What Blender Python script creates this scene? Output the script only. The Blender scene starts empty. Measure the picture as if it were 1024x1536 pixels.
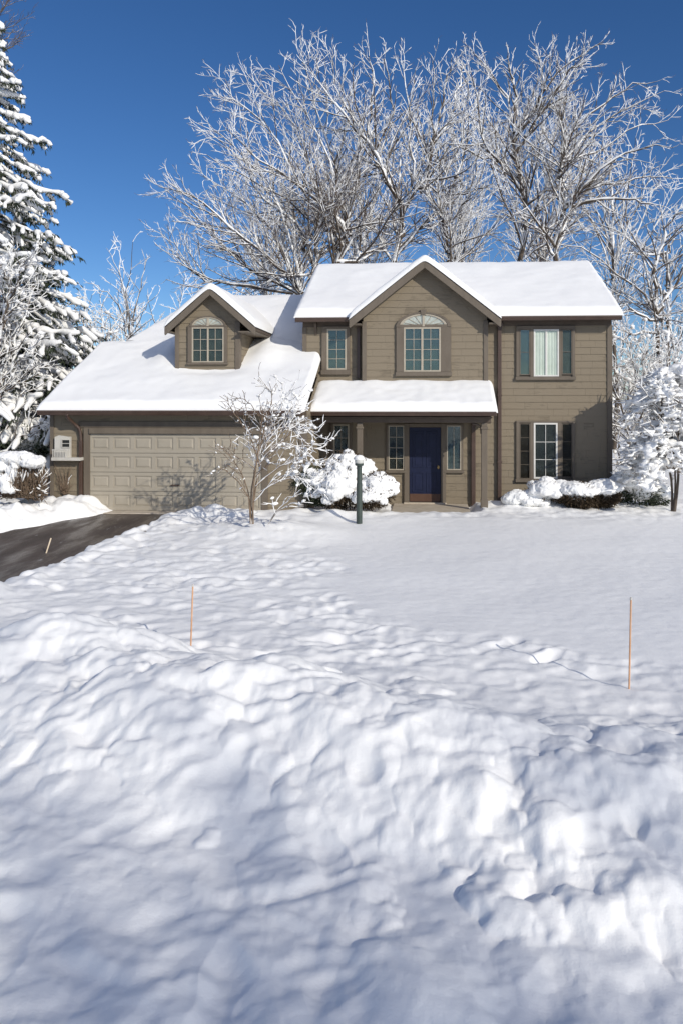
import bpy, bmesh, math, random
import numpy as np
from mathutils import Vector

SC = bpy.context.scene
COL = SC.collection
rng = np.random.default_rng(7)
random.seed(7)

# ------------------------------------------------------------------ camera model (photo pixels 1024 x 1536)
F, CX, HY, EYE = 1164.0, 562.0, 600.0, 2.9
PSI = math.atan(80.0 / F)
CP, SP = math.cos(PSI), math.sin(PSI)

def px(u, Y):
    k = (u - CX) / F
    return Y * (k * CP - SP) / (CP + k * SP)
def dep(X, Y):
    return -X * SP + Y * CP
def pz(u, v, Y):
    return EYE + (HY - v) * dep(px(u, Y), Y) / F
def at(u, v, Y):
    return np.array([px(u, Y), Y, pz(u, v, Y)])

# sun: direction towards the sun
SUN = np.array([0.95, -1.0, 0.70]); SUN = SUN / np.linalg.norm(SUN)
SUN_EL = math.asin(SUN[2])

# ------------------------------------------------------------------ noise
def _hash(ix, iy, seed):
    h = (ix.astype(np.int64) * 374761393 + iy.astype(np.int64) * 668265263 + seed * 1442695041) & 0xffffffff
    h = ((h ^ (h >> 13)) * 1274126177) & 0xffffffff
    return (h ^ (h >> 16)) & 0xffffffff
def perlin(x, y, seed=0):
    x = np.asarray(x, float); y = np.asarray(y, float)
    x0 = np.floor(x); y0 = np.floor(y)
    fx, fy = x - x0, y - y0
    def g(ix, iy, dx, dy):
        a = _hash(ix, iy, seed) / 4294967296.0 * 2 * math.pi
        return np.cos(a) * dx + np.sin(a) * dy
    ux = fx * fx * fx * (fx * (fx * 6 - 15) + 10); uy = fy * fy * fy * (fy * (fy * 6 - 15) + 10)
    n00 = g(x0, y0, fx, fy); n10 = g(x0 + 1, y0, fx - 1, fy)
    n01 = g(x0, y0 + 1, fx, fy - 1); n11 = g(x0 + 1, y0 + 1, fx - 1, fy - 1)
    return ((n00 * (1 - ux) + n10 * ux) * (1 - uy) + (n01 * (1 - ux) + n11 * ux) * uy) * 1.5
def fbm(x, y, seed=0, octv=4, gain=.5):
    s = 0; a = 1.0; f = 1.0
    for o in range(octv):
        s = s + a * perlin(x * f + 13.7 * o, y * f - 7.1 * o, seed + o); a *= gain; f *= 2.03
    return s
def sstep(a, b, x):
    t = np.clip((x - a) / (b - a), 0, 1); return t * t * (3 - 2 * t)

# ------------------------------------------------------------------ materials
def new_mat(name):
    m = bpy.data.materials.new(name); m.use_nodes = True
    nt = m.node_tree; b = nt.nodes['Principled BSDF']
    return m, nt, b
def N(nt, t, **kw):
    n = nt.nodes.new(t)
    for k, v in kw.items(): setattr(n, k, v)
    return n
def noise_node(nt, scale, detail=4, rough=.55, vec=None):
    n = N(nt, 'ShaderNodeTexNoise'); n.inputs['Scale'].default_value = scale
    n.inputs['Detail'].default_value = detail; n.inputs['Roughness'].default_value = rough
    if vec is not None: nt.links.new(vec, n.inputs['Vector'])
    return n
def ramp(nt, fac, stops):
    r = N(nt, 'ShaderNodeValToRGB'); nt.links.new(fac, r.inputs['Fac'])
    el = r.color_ramp.elements
    while len(el) < len(stops): el.new(.5)
    for e, (p, c) in zip(el, stops):
        e.position = p; e.color = (*c, 1) if len(c) == 3 else c
    return r
def objco(nt, scale=(1, 1, 1)):
    tc = N(nt, 'ShaderNodeTexCoord'); mp = N(nt, 'ShaderNodeMapping')
    mp.inputs['Scale'].default_value = scale
    nt.links.new(tc.outputs['Object'], mp.inputs['Vector'])
    return mp.outputs['Vector']
def mat_noisy(name, c1, c2, scale=6, rough=.7, bump=.15, bscale=60, stretch=(1, 1, 1), spec=.3, bdist=.01):
    m, nt, b = new_mat(name)
    v = objco(nt, stretch)
    n = noise_node(nt, scale, 5, .6, v)
    r = ramp(nt, n.outputs['Fac'], [(.3, c1), (.7, c2)])
    nt.links.new(r.outputs['Color'], b.inputs['Base Color'])
    b.inputs['Roughness'].default_value = rough
    b.inputs['Specular IOR Level'].default_value = spec
    if bump:
        n2 = noise_node(nt, bscale, 4, .6, v)
        bp = N(nt, 'ShaderNodeBump'); bp.inputs['Strength'].default_value = bump; bp.inputs['Distance'].default_value = bdist
        nt.links.new(n2.outputs['Fac'], bp.inputs['Height']); nt.links.new(bp.outputs['Normal'], b.inputs['Normal'])
    return m

def mat_snow(name, bumps=((9, .03, .5), (70, .006, .5)), col=(.905, .90, .885), sss=.0):
    m, nt, b = new_mat(name)
    b.inputs['Base Color'].default_value = (*col, 1)
    b.inputs['Roughness'].default_value = .55
    b.inputs['Specular IOR Level'].default_value = .25
    if sss:
        b.inputs['Subsurface Weight'].default_value = .7; b.inputs['Subsurface Radius'].default_value = (1, 1, 1.1); b.inputs['Subsurface Scale'].default_value = sss
    v = objco(nt)
    prev = None
    for sc, dist, st in bumps:
        n = noise_node(nt, sc, 5, .6, v)
        bp = N(nt, 'ShaderNodeBump'); bp.inputs['Strength'].default_value = st; bp.inputs['Distance'].default_value = dist
        nt.links.new(n.outputs['Fac'], bp.inputs['Height'])
        if prev: nt.links.new(prev, bp.inputs['Normal'])
        prev = bp.outputs['Normal']
    if prev: nt.links.new(prev, b.inputs['Normal'])
    return m

def mat_bark(name, c1, c2, snow_lo=.35, snow_hi=.6, nscale=3.0, bscale=14):
    m, nt, b = new_mat(name)
    v = objco(nt, (1, 1, .35))
    n = noise_node(nt, bscale, 5, .65, v)
    r = ramp(nt, n.outputs['Fac'], [(.3, c1), (.7, c2)])
    geo = N(nt, 'ShaderNodeNewGeometry'); sx = N(nt, 'ShaderNodeSeparateXYZ')
    nt.links.new(geo.outputs['Normal'], sx.inputs[0])
    v2 = objco(nt); n2 = noise_node(nt, nscale, 3, .6, v2)
    a = N(nt, 'ShaderNodeMath', operation='MULTIPLY_ADD')
    nt.links.new(n2.outputs['Fac'], a.inputs[0]); a.inputs[1].default_value = 1.5
    nt.links.new(sx.outputs['Z'], a.inputs[2])
    s = N(nt, 'ShaderNodeMath', operation='SUBTRACT'); nt.links.new(a.outputs[0], s.inputs[0]); s.inputs[1].default_value = .75
    rr = ramp(nt, s.outputs[0], [(snow_lo, (0, 0, 0)), (snow_hi, (1, 1, 1))])
    mx = N(nt, 'ShaderNodeMix', data_type='RGBA')
    nt.links.new(rr.outputs['Color'], mx.inputs[0]); nt.links.new(r.outputs['Color'], mx.inputs[6])
    mx.inputs[7].default_value = (.88, .88, .89, 1)
    nt.links.new(mx.outputs[2], b.inputs['Base Color'])
    b.inputs['Roughness'].default_value = .8; b.inputs['Specular IOR Level'].default_value = .2
    bp = N(nt, 'ShaderNodeBump'); bp.inputs['Strength'].default_value = .6; bp.inputs['Distance'].default_value = .03
    nt.links.new(n.outputs['Fac'], bp.inputs['Height']); nt.links.new(bp.outputs['Normal'], b.inputs['Normal'])
    return m

def mat_siding(name, base):
    m, nt, b = new_mat(name)
    at_ = N(nt, 'ShaderNodeAttribute', attribute_name='tone')
    v = objco(nt, (.5, .5, 3.5)); n = noise_node(nt, 7, 5, .65, v)
    v2 = objco(nt, (1, 1, 1)); n2 = noise_node(nt, 1.3, 4, .6, v2)
    a = N(nt, 'ShaderNodeMath', operation='MULTIPLY_ADD'); nt.links.new(at_.outputs['Fac'], a.inputs[0]); a.inputs[1].default_value = .42
    nt.links.new(n.outputs['Fac'], a.inputs[2])
    a2 = N(nt, 'ShaderNodeMath', operation='MULTIPLY_ADD'); nt.links.new(n2.outputs['Fac'], a2.inputs[0]); a2.inputs[1].default_value = .9
    nt.links.new(a.outputs[0], a2.inputs[2])
    d = tuple(c * .70 for c in base); l = tuple(min(1, c * 1.22) for c in base)
    r = ramp(nt, a2.outputs[0], [(.58, d), (.90, base), (1.15, l)])
    nt.links.new(r.outputs['Color'], b.inputs['Base Color'])
    b.inputs['Roughness'].default_value = .75; b.inputs['Specular IOR Level'].default_value = .2
    v3 = objco(nt, (6, 6, .6)); n3 = noise_node(nt, 18, 4, .6, v3)
    bp = N(nt, 'ShaderNodeBump'); bp.inputs['Strength'].default_value = .35; bp.inputs['Distance'].default_value = .006
    nt.links.new(n3.outputs['Fac'], bp.inputs['Height']); nt.links.new(bp.outputs['Normal'], b.inputs['Normal'])
    return m

def mat_glass(name, refl=.16, tint=(.8, .9, .88), rough=.02):
    m, nt, b = new_mat(name)
    nt.nodes.remove(b); out = nt.nodes['Material Output']
    tr = N(nt, 'ShaderNodeBsdfTransparent'); tr.inputs[0].default_value = (*tint, 1)
    gl = N(nt, 'ShaderNodeBsdfGlossy'); gl.inputs['Roughness'].default_value = rough; gl.inputs[0].default_value = (.85, .95, .95, 1)
    v = objco(nt); n = noise_node(nt, 2.2, 2, .5, v)
    bp = N(nt, 'ShaderNodeBump'); bp.inputs['Strength'].default_value = .12; bp.inputs['Distance'].default_value = .03
    nt.links.new(n.outputs['Fac'], bp.inputs['Height']); nt.links.new(bp.outputs['Normal'], gl.inputs['Normal'])
    mx = N(nt, 'ShaderNodeMixShader'); mx.inputs[0].default_value = refl
    nt.links.new(tr.outputs[0], mx.inputs[1]); nt.links.new(gl.outputs[0], mx.inputs[2]); nt.links.new(mx.outputs[0], out.inputs[0])
    return m

def mat_asphalt():
    m = mat_noisy('asphalt', (.060, .046, .038), (.118, .095, .080), 2.2, .62, .7, 45, (1, .35, 1), bdist=.02)
    nt = m.node_tree; b = nt.nodes['Principled BSDF']; src = b.inputs['Base Color'].links[0].from_socket
    v = objco(nt, (2.6, .55, 1)); n = noise_node(nt, 2.6, 8, .72, v)
    r = ramp(nt, n.outputs['Fac'], [(.63, (0, 0, 0)), (.70, (.9, .9, .9))])
    mx = N(nt, 'ShaderNodeMix', data_type='RGBA'); nt.links.new(r.outputs['Color'], mx.inputs[0]); nt.links.new(src, mx.inputs[6]); mx.inputs[7].default_value = (.62, .62, .62, 1)
    nt.links.new(mx.outputs[2], b.inputs['Base Color'])
    v2 = objco(nt, (1.2, .3, 1)); n2 = noise_node(nt, 1.4, 4, .6, v2); r2 = ramp(nt, n2.outputs['Fac'], [(.4, (.28, .28, .28)), (.6, (.75, .75, .75))])
    nt.links.new(r2.outputs['Color'], b.inputs['Roughness'])
    return m
M = {}
M['snow_ground'] = mat_snow('snow_ground', ((2.2, .03, .4), (16, .008, .45), (70, .003, .6)))
M['snow_roof'] = mat_snow('snow_roof', ((1.2, .03, .5), (30, .004, .4)))
M['snow'] = mat_snow('snow_clump', ((14, .02, .6),))
M['siding'] = mat_siding('cedar_siding', (.190, .157, .113))
M['trim'] = mat_noisy('taupe_trim', (.125, .102, .078), (.165, .136, .105), 5, .65, .2, 40, (1, 1, .3))
M['trim_dark'] = mat_noisy('brown_fascia', (.085, .064, .048), (.115, .088, .066), 5, .6, .15, 40)
M['gutter'] = mat_noisy('brown_gutter', (.060, .036, .026), (.085, .052, .038), 5, .42, .05, 30, spec=.5)
M['cream'] = mat_noisy('cream_sash', (.36, .315, .245), (.44, .39, .31), 8, .5, .05, 60)
M['white_sash'] = mat_noisy('white_sash', (.62, .61, .57), (.72, .70, .66), 8, .5, .05, 60)
M['garage'] = mat_noisy('garage_door_paint', (.335, .298, .238), (.38, .338, .272), 2.2, .5, .12, 25, (1, 1, .5), bdist=.004)
M['navy'] = mat_noisy('navy_paint', (.006, .010, .034), (.010, .015, .048), 5, .5, .05, 40, spec=.3)
M['kick'] = mat_noisy('brown_kickplate', (.085, .045, .03), (.11, .06, .04), 5, .5, .05, 40)
M['concrete'] = mat_noisy('concrete', (.42, .36, .28), (.56, .49, .40), 5, .85, .3, 50)
M['asphalt'] = mat_asphalt()
M['interior'] = mat_noisy('dark_interior', (.012, .014, .014), (.03, .032, .03), 2, .8, 0)
M['blind'] = mat_noisy('teal_blind', (.03, .038, .035), (.06, .07, .064), 3, .7, .0)
M['curtain'] = mat_noisy('white_curtain', (.62, .62, .54), (.78, .77, .70), 3, .8, .1)
M['glass'] = mat_glass('window_glass', .018, (.92, .95, .94))
M['glass_hi'] = mat_glass('window_glass_bright', .06, (.86, .92, .90))
M['glass_dark'] = mat_glass('window_glass_dim', .008, (.85, .82, .78))
M['fan'] = mat_noisy('frosted_fanlight', (.34, .37, .33), (.52, .55, .50), 20, .25, .2, 60)
M['bark'] = mat_bark('bark', (.06, .046, .037), (.16, .128, .10), .34, .58)
M['twig'] = mat_noisy('bare_twig', (.15, .105, .095), (.23, .165, .15), 4, .8, 0)
M['bark_bush'] = mat_noisy('bush_stem', (.13, .09, .06), (.26, .19, .135), 6, .8, .2)
M['needle'] = mat_noisy('spruce_needle', (.022, .033, .018), (.055, .066, .036), 3, .7, 0)
M['yew'] = mat_noisy('yew_leaf', (.035, .024, .014), (.085, .058, .032), 5, .7, 0)
M['post'] = mat_noisy('green_lamp_post', (.035, .05, .042), (.055, .07, .06), 5, .4, .05, spec=.5)
M['lamp_glass'] = mat_noisy('frosted_lamp_glass', (.5, .5, .47), (.6, .6, .56), 5, .35, 0)
M['stake'] = mat_noisy('stake_wood', (.58, .31, .17), (.70, .42, .26), 12, .6, .1)
M['stake_pale'] = mat_noisy('stake_pale', (.65, .52, .36), (.75, .62, .46), 12, .6, .1)
M['white_paint'] = mat_noisy('white_paint', (.50, .48, .43), (.60, .57, .52), 8, .5, .1)
M['brass'] = mat_noisy('brass', (.35, .24, .1), (.5, .36, .16), 8, .35, 0)

# ------------------------------------------------------------------ object helpers
def tag(o, label=None, cat=None, group=None, kind=None):
    if label: o['label'] = label
    if cat: o['category'] = cat
    if group: o['group'] = group
    if kind: o['kind'] = kind
    return o
def thing(name, loc, label, cat, group=None):
    o = bpy.data.objects.new(name, None); COL.objects.link(o); o.location = loc
    o.empty_display_size = .3
    bpy.context.view_layer.update()
    return tag(o, label, cat, group)
def link(name, me, mat, parent=None):
    """mesh given in world coordinates"""
    o = bpy.data.objects.new(name, me); COL.objects.link(o)
    if mat is not None: me.materials.append(mat)
    if parent is not None:
        o.parent = parent
        root = parent; off = Vector((0, 0, 0))
        while root is not None: off += root.location; root = root.parent
        me.transform(__import__('mathutils').Matrix.Translation(-off))
    return o

class MB:
    def __init__(s): s.v = []; s.f = []; s.tone = []
    def add(s, vs, fs, tone=None):
        b = len(s.v); s.v += [tuple(map(float, p)) for p in vs]; s.f += [tuple(b + i for i in f) for f in fs]
        s.tone += [0.5 if tone is None else tone] * len(fs)
    def box(s, x0, x1, y0, y1, z0, z1, tone=None):
        s.add([(x0, y0, z0), (x1, y0, z0), (x1, y1, z0), (x0, y1, z0), (x0, y0, z1), (x1, y0, z1), (x1, y1, z1), (x0, y1, z1)],
              [(0, 3, 2, 1), (4, 5, 6, 7), (0, 1, 5, 4), (1, 2, 6, 5), (2, 3, 7, 6), (3, 0, 4, 7)], tone)
    def prism(s, poly, d):
        """poly: list of 3D points, extruded by vector d"""
        n = len(poly); d = np.array(d, float)
        vs = [np.array(p, float) for p in poly]; vs2 = [p + d for p in vs]
        s.add(vs + vs2, [tuple(range(n)), tuple(range(2 * n - 1, n - 1, -1))] + [(i, i + n, (i + 1) % n + n, (i + 1) % n) for i in range(n)])
    def beam(s, p, q, w, h, up=(0, 0, 1)):
        p = np.array(p, float); q = np.array(q, float); t = q - p; t /= np.linalg.norm(t)
        up = np.array(up, float)
        r = np.cross(t, up); r /= np.linalg.norm(r); u = np.cross(r, t)
        c = [(-w / 2, -h / 2), (w / 2, -h / 2), (w / 2, h / 2), (-w / 2, h / 2)]
        vs = [p + r * a + u * b for a, b in c] + [q + r * a + u * b for a, b in c]
        s.add(vs, [(0, 1, 2, 3), (7, 6, 5, 4), (0, 4, 5, 1), (1, 5, 6, 2), (2, 6, 7, 3), (3, 7, 4, 0)])
    def tube(s, pts, rad, k=10, cap=True):
        pts = [np.array(p, float) for p in pts]; n = len(pts)
        rad = [rad] * n if np.isscalar(rad) else rad
        vs = []
        for i in range(n):
            t = pts[min(i + 1, n - 1)] - pts[max(i - 1, 0)]; t /= (np.linalg.norm(t) + 1e-9)
            ref = np.array([0, 0, 1.]) if abs(t[2]) < .9 else np.array([1., 0, 0])
            a = np.cross(t, ref); a /= np.linalg.norm(a); b = np.cross(t, a)
            vs += [pts[i] + rad[i] * (math.cos(2 * math.pi * j / k) * a + math.sin(2 * math.pi * j / k) * b) for j in range(k)]
        fs = [(i * k + j, i * k + (j + 1) % k, (i + 1) * k + (j + 1) % k, (i + 1) * k + j) for i in range(n - 1) for j in range(k)]
        if cap: fs += [tuple(range(k - 1, -1, -1)), tuple((n - 1) * k + j for j in range(k))]
        s.add(vs, fs)
    def lathe(s, c, prof, k=20):
        c = np.array(c, float)
        vs = [c + np.array([r * math.cos(2 * math.pi * j / k), r * math.sin(2 * math.pi * j / k), z]) for r, z in prof for j in range(k)]
        fs = [(i * k + j, i * k + (j + 1) % k, (i + 1) * k + (j + 1) % k, (i + 1) * k + j) for i in range(len(prof) - 1) for j in range(k)]
        s.add(vs, fs)
    def build(s, name, mat, parent=None, smooth=False, bevel=0, fix=True):
        me = bpy.data.meshes.new(name); me.from_pydata(s.v, [], s.f)
        a = me.attributes.new('tone', 'FLOAT', 'FACE'); a.data.foreach_set('value', np.array(s.tone, dtype=np.float32))
        if fix:
            bm = bmesh.new(); bm.from_mesh(me); bmesh.ops.recalc_face_normals(bm, faces=bm.faces); bm.to_mesh(me); bm.free()
        if smooth: me.polygons.foreach_set('use_smooth', np.ones(len(me.polygons), dtype=bool))
        o = link(name, me, mat, parent)
        if bevel:
            md = o.modifiers.new('bevel', 'BEVEL'); md.width = bevel; md.segments = 2; md.limit_method = 'ANGLE'; md.angle_limit = math.radians(40)
        return o

def np_mesh(name, V, Fq, mat, parent=None, smooth=True):
    V = np.asarray(V, dtype=np.float32); Fq = np.asarray(Fq, dtype=np.int32)
    k = Fq.shape[1]
    me = bpy.data.meshes.new(name)
    me.vertices.add(len(V)); me.vertices.foreach_set('co', V.ravel())
    me.loops.add(Fq.size); me.loops.foreach_set('vertex_index', Fq.ravel())
    me.polygons.add(len(Fq)); me.polygons.foreach_set('loop_start', np.arange(0, Fq.size, k, dtype=np.int32))
    me.polygons.foreach_set('loop_total', np.full(len(Fq), k, dtype=np.int32))
    me.update(calc_edges=True)
    me.polygons.foreach_set('use_smooth', np.full(len(Fq), smooth, dtype=bool))
    me.validate(); me.update()
    return link(name, me, mat, parent)

class Tubes:
    """many thin tubes meshed together with numpy"""
    def __init__(s): s.d = {}
    def add(s, pts, r):
        pts = np.asarray(pts, float); s.d.setdefault(len(pts), []).append((pts, np.asarray(r, float)))
    def arrays(s, k=4, wob=0.0):
        VV = []; FF = []; base = 0
        for n, L in s.d.items():
            P = np.stack([a for a, _ in L]); R = np.stack([b for _, b in L]); m = len(L)
            if wob: R = R * (1 + wob * rng.uniform(-1, 1, R.shape))
            T = np.gradient(P, axis=1); T /= (np.linalg.norm(T, axis=2, keepdims=True) + 1e-9)
            mt = np.abs(T[:, :, 2]).mean(1)
            ref = np.where((mt < .8)[:, None, None], np.array([0, 0, 1.]), np.array([1., 0, 0.]))
            A = np.cross(T, np.broadcast_to(ref, T.shape)); A /= (np.linalg.norm(A, axis=2, keepdims=True) + 1e-9)
            B = np.cross(A, T)
            ang = 2 * np.pi * (np.arange(k) + .25) / k
            V = P[:, :, None, :] + R[:, :, None, None] * (np.cos(ang)[None, None, :, None] * A[:, :, None, :] + np.sin(ang)[None, None, :, None] * B[:, :, None, :])
            VV.append(V.reshape(-1, 3))
            i = np.arange(m)[:, None, None] * n * k + np.arange(n - 1)[None, :, None] * k
            j = np.arange(k)[None, None, :]; j2 = (j + 1) % k
            q = np.stack([i + j, i + j2, i + k + j2, i + k + j], axis=-1).reshape(-1, 4) + base
            FF.append(q); base += m * n * k
        return np.concatenate(VV), np.concatenate(FF)
    def build(s, name, mat, parent, k=4, wob=0.0, smooth=True):
        if not s.d: return None
        V, Q = s.arrays(k, wob)
        return np_mesh(name, V, Q, mat, parent, smooth)

def catmull(P, n):
    P = np.asarray(P, float)
    if len(P) < 3: 
        t = np.linspace(0, 1, n)[:, None]; return P[0] * (1 - t) + P[-1] * t
    Q = np.vstack([2 * P[0] - P[1], P, 2 * P[-1] - P[-2]])
    out = []
    for s in np.linspace(0, len(P) - 1 - 1e-6, n):
        i = int(s); t = s - i; a, b, c, d = Q[i:i + 4]
        out.append(.5 * (2 * b + (c - a) * t + (2 * a - 5 * b + 4 * c - d) * t * t + (3 * b - a - 3 * c + d) * t ** 3))
    return np.array(out)

# ------------------------------------------------------------------ world, sun, camera
w = bpy.data.worlds.new('World'); SC.world = w; w.use_nodes = True
nt = w.node_tree; bg = nt.nodes['Background']
sky = N(nt, 'ShaderNodeTexSky', sky_type='NISHITA'); sky.sun_disc = False
sky.sun_elevation = SUN_EL; sky.sun_rotation = math.atan2(SUN[0], SUN[1])
sky.altitude = 1800; sky.air_density = 1.0; sky.dust_density = .1; sky.ozone_density = 4.5
hs = N(nt, 'ShaderNodeHueSaturation'); hs.inputs['Saturation'].default_value = 1.16; hs.inputs['Hue'].default_value = .505
nt.links.new(sky.outputs[0], hs.inputs['Color'])
# pale glow added to the unseen sun-side sky to brighten the shadow fill
tcw = N(nt, 'ShaderNodeTexCoord'); dt = N(nt, 'ShaderNodeVectorMath', operation='DOT_PRODUCT')
nt.links.new(tcw.outputs['Generated'], dt.inputs[0]); dt.inputs[1].default_value = tuple(SUN)
rv = ramp(nt, dt.outputs['Value'], [(.15, (0, 0, 0)), (.75, (3.3, 3.1, 2.9)), (1.0, (6.0, 5.6, 5.1))])
cn = noise_node(nt, 3.0, 5, .6, tcw.outputs['Generated']); cr = ramp(nt, cn.outputs['Fac'], [(.3, (.35, .35, .35)), (.65, (1.2, 1.2, 1.2))])
mv = N(nt, 'ShaderNodeMix', data_type='RGBA', blend_type='MULTIPLY'); mv.inputs[0].default_value = 1
nt.links.new(rv.outputs['Color'], mv.inputs[6]); nt.links.new(cr.outputs['Color'], mv.inputs[7])
av = N(nt, 'ShaderNodeMix', data_type='RGBA', blend_type='ADD'); av.inputs[0].default_value = 1
nt.links.new(hs.outputs[0], av.inputs[6]); nt.links.new(mv.outputs[2], av.inputs[7]); nt.links.new(av.outputs[2], bg.inputs[0])
bg.inputs[1].default_value = .097
sl = bpy.data.lights.new('sun', 'SUN'); sl.energy = 3.38; sl.angle = math.radians(.53); sl.color = (1, .94, .83)
so = bpy.data.objects.new('sun', sl); COL.objects.link(so)
so.rotation_euler = Vector(-SUN).to_track_quat('-Z', 'Y').to_euler()
so.location = (20, -20, 20)
SC.view_settings.view_transform = 'Standard'; SC.view_settings.look = 'None'; SC.view_settings.exposure = 0; SC.view_settings.gamma = 1
cam = bpy.data.cameras.new('camera'); co = bpy.data.objects.new('camera', cam); COL.objects.link(co)
co.location = (0, 0, EYE); co.rotation_euler = (math.pi / 2, 0, PSI)
cam.sensor_fit = 'VERTICAL'; cam.sensor_height = 36; cam.lens = 36 * F / 1536
cam.shift_x = -(CX - 512) / 1536; cam.shift_y = -(768 - HY) / 1536
cam.clip_end = 4000; cam.clip_start = .05
SC.camera = co

# ------------------------------------------------------------------ ground
DRV_R = ([-20, 4, 9, 12.3, 13.4, 15, 16.5, 17.6, 18.3, 18.8], [-7.6, -7.1, -6.85, -6.75, -6.62, -6.5, -6.38, -6.2, -5.75, -5.6])
DRV_L = ([-20, 4, 12.3, 15.9, 17.2, 18.0, 18.8], [-11.5, -11.0, -10.2, -8.95, -8.35, -7.85, -7.65])
def base_ground(Y):
    return np.interp(Y, [-50, 5, 6.5, 12, 18, 22, 45, 1500], [-.12, -.10, .0, .0, .13, .15, .3, .3])
def drive_z(Y): return np.interp(Y, [-20, 12, 18.3, 19], [-.15, -.04, .15, .16])
CLODS = []
def crest(X): return np.interp(X, [-8, -3.7, -2.5, -1.5, -.6, .3, 1.3, 3, 8], [8.4, 7.7, 7.15, 7.05, 6.8, 6.3, 6.0, 6.1, 6.3])
def make_clods():
    r = np.random.default_rng(404)
    for k in range(520):
        x = r.uniform(-6, 4.5); t = r.normal() * .62 - .45
        q = r.choice([r.uniform(.26, .5), r.uniform(.12, .26), r.uniform(.06, .13)], p=[.22, .40, .38])
        CLODS.append((x, float(crest(x)) + t, q, q * (r.uniform(.14, .26) if q > .22 else r.uniform(.2, .38))))
    for k in range(120):
        x = r.uniform(-4, 3.5); q = r.choice([r.uniform(.2, .45), r.uniform(.05, .1)], p=[.6, .4])
        CLODS.append((x, r.uniform(3.3, float(crest(x)) - 1.0), q, q * r.uniform(.04, .09)))
    for k in range(70):
        x = r.uniform(.2, 4.0); q = r.uniform(.1, .3); CLODS.append((x, r.uniform(4.4, 6.3), q, q * r.uniform(.2, .4)))
make_clods()
def clod_height(X, Y):
    out = np.zeros_like(X)
    if not ((Y > 2.5) & (Y < 10)).any(): return out
    wx = X + .05 * perlin(X * 5, Y * 5, 90) + .022 * perlin(X * 13, Y * 13, 92); wy = Y + .05 * perlin(X * 5, Y * 5, 91) + .022 * perlin(X * 13, Y * 13, 93)
    sel = np.nonzero((Y > 2.5) & (Y < 10) & (X > -7) & (X < 5.5)); ax, ay = wx[sel], wy[sel]; o = np.zeros_like(ax)
    order = np.argsort(ay); ay_s = ay[order]
    for (x, y, q, h) in CLODS:
        a, b = np.searchsorted(ay_s, [y - q, y + q]); idx = order[a:b]
        if len(idx) == 0: continue
        d2 = ((ax[idx] - x) ** 2 + (ay[idx] - y) ** 2) / (q * q); m = d2 < 1; idx = idx[m]
        v = h * (1 - d2[m]) ** .85
        o[idx] = np.maximum(o[idx], v) + .10 * np.minimum(o[idx], v)
    out[sel] = o
    return out
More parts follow.
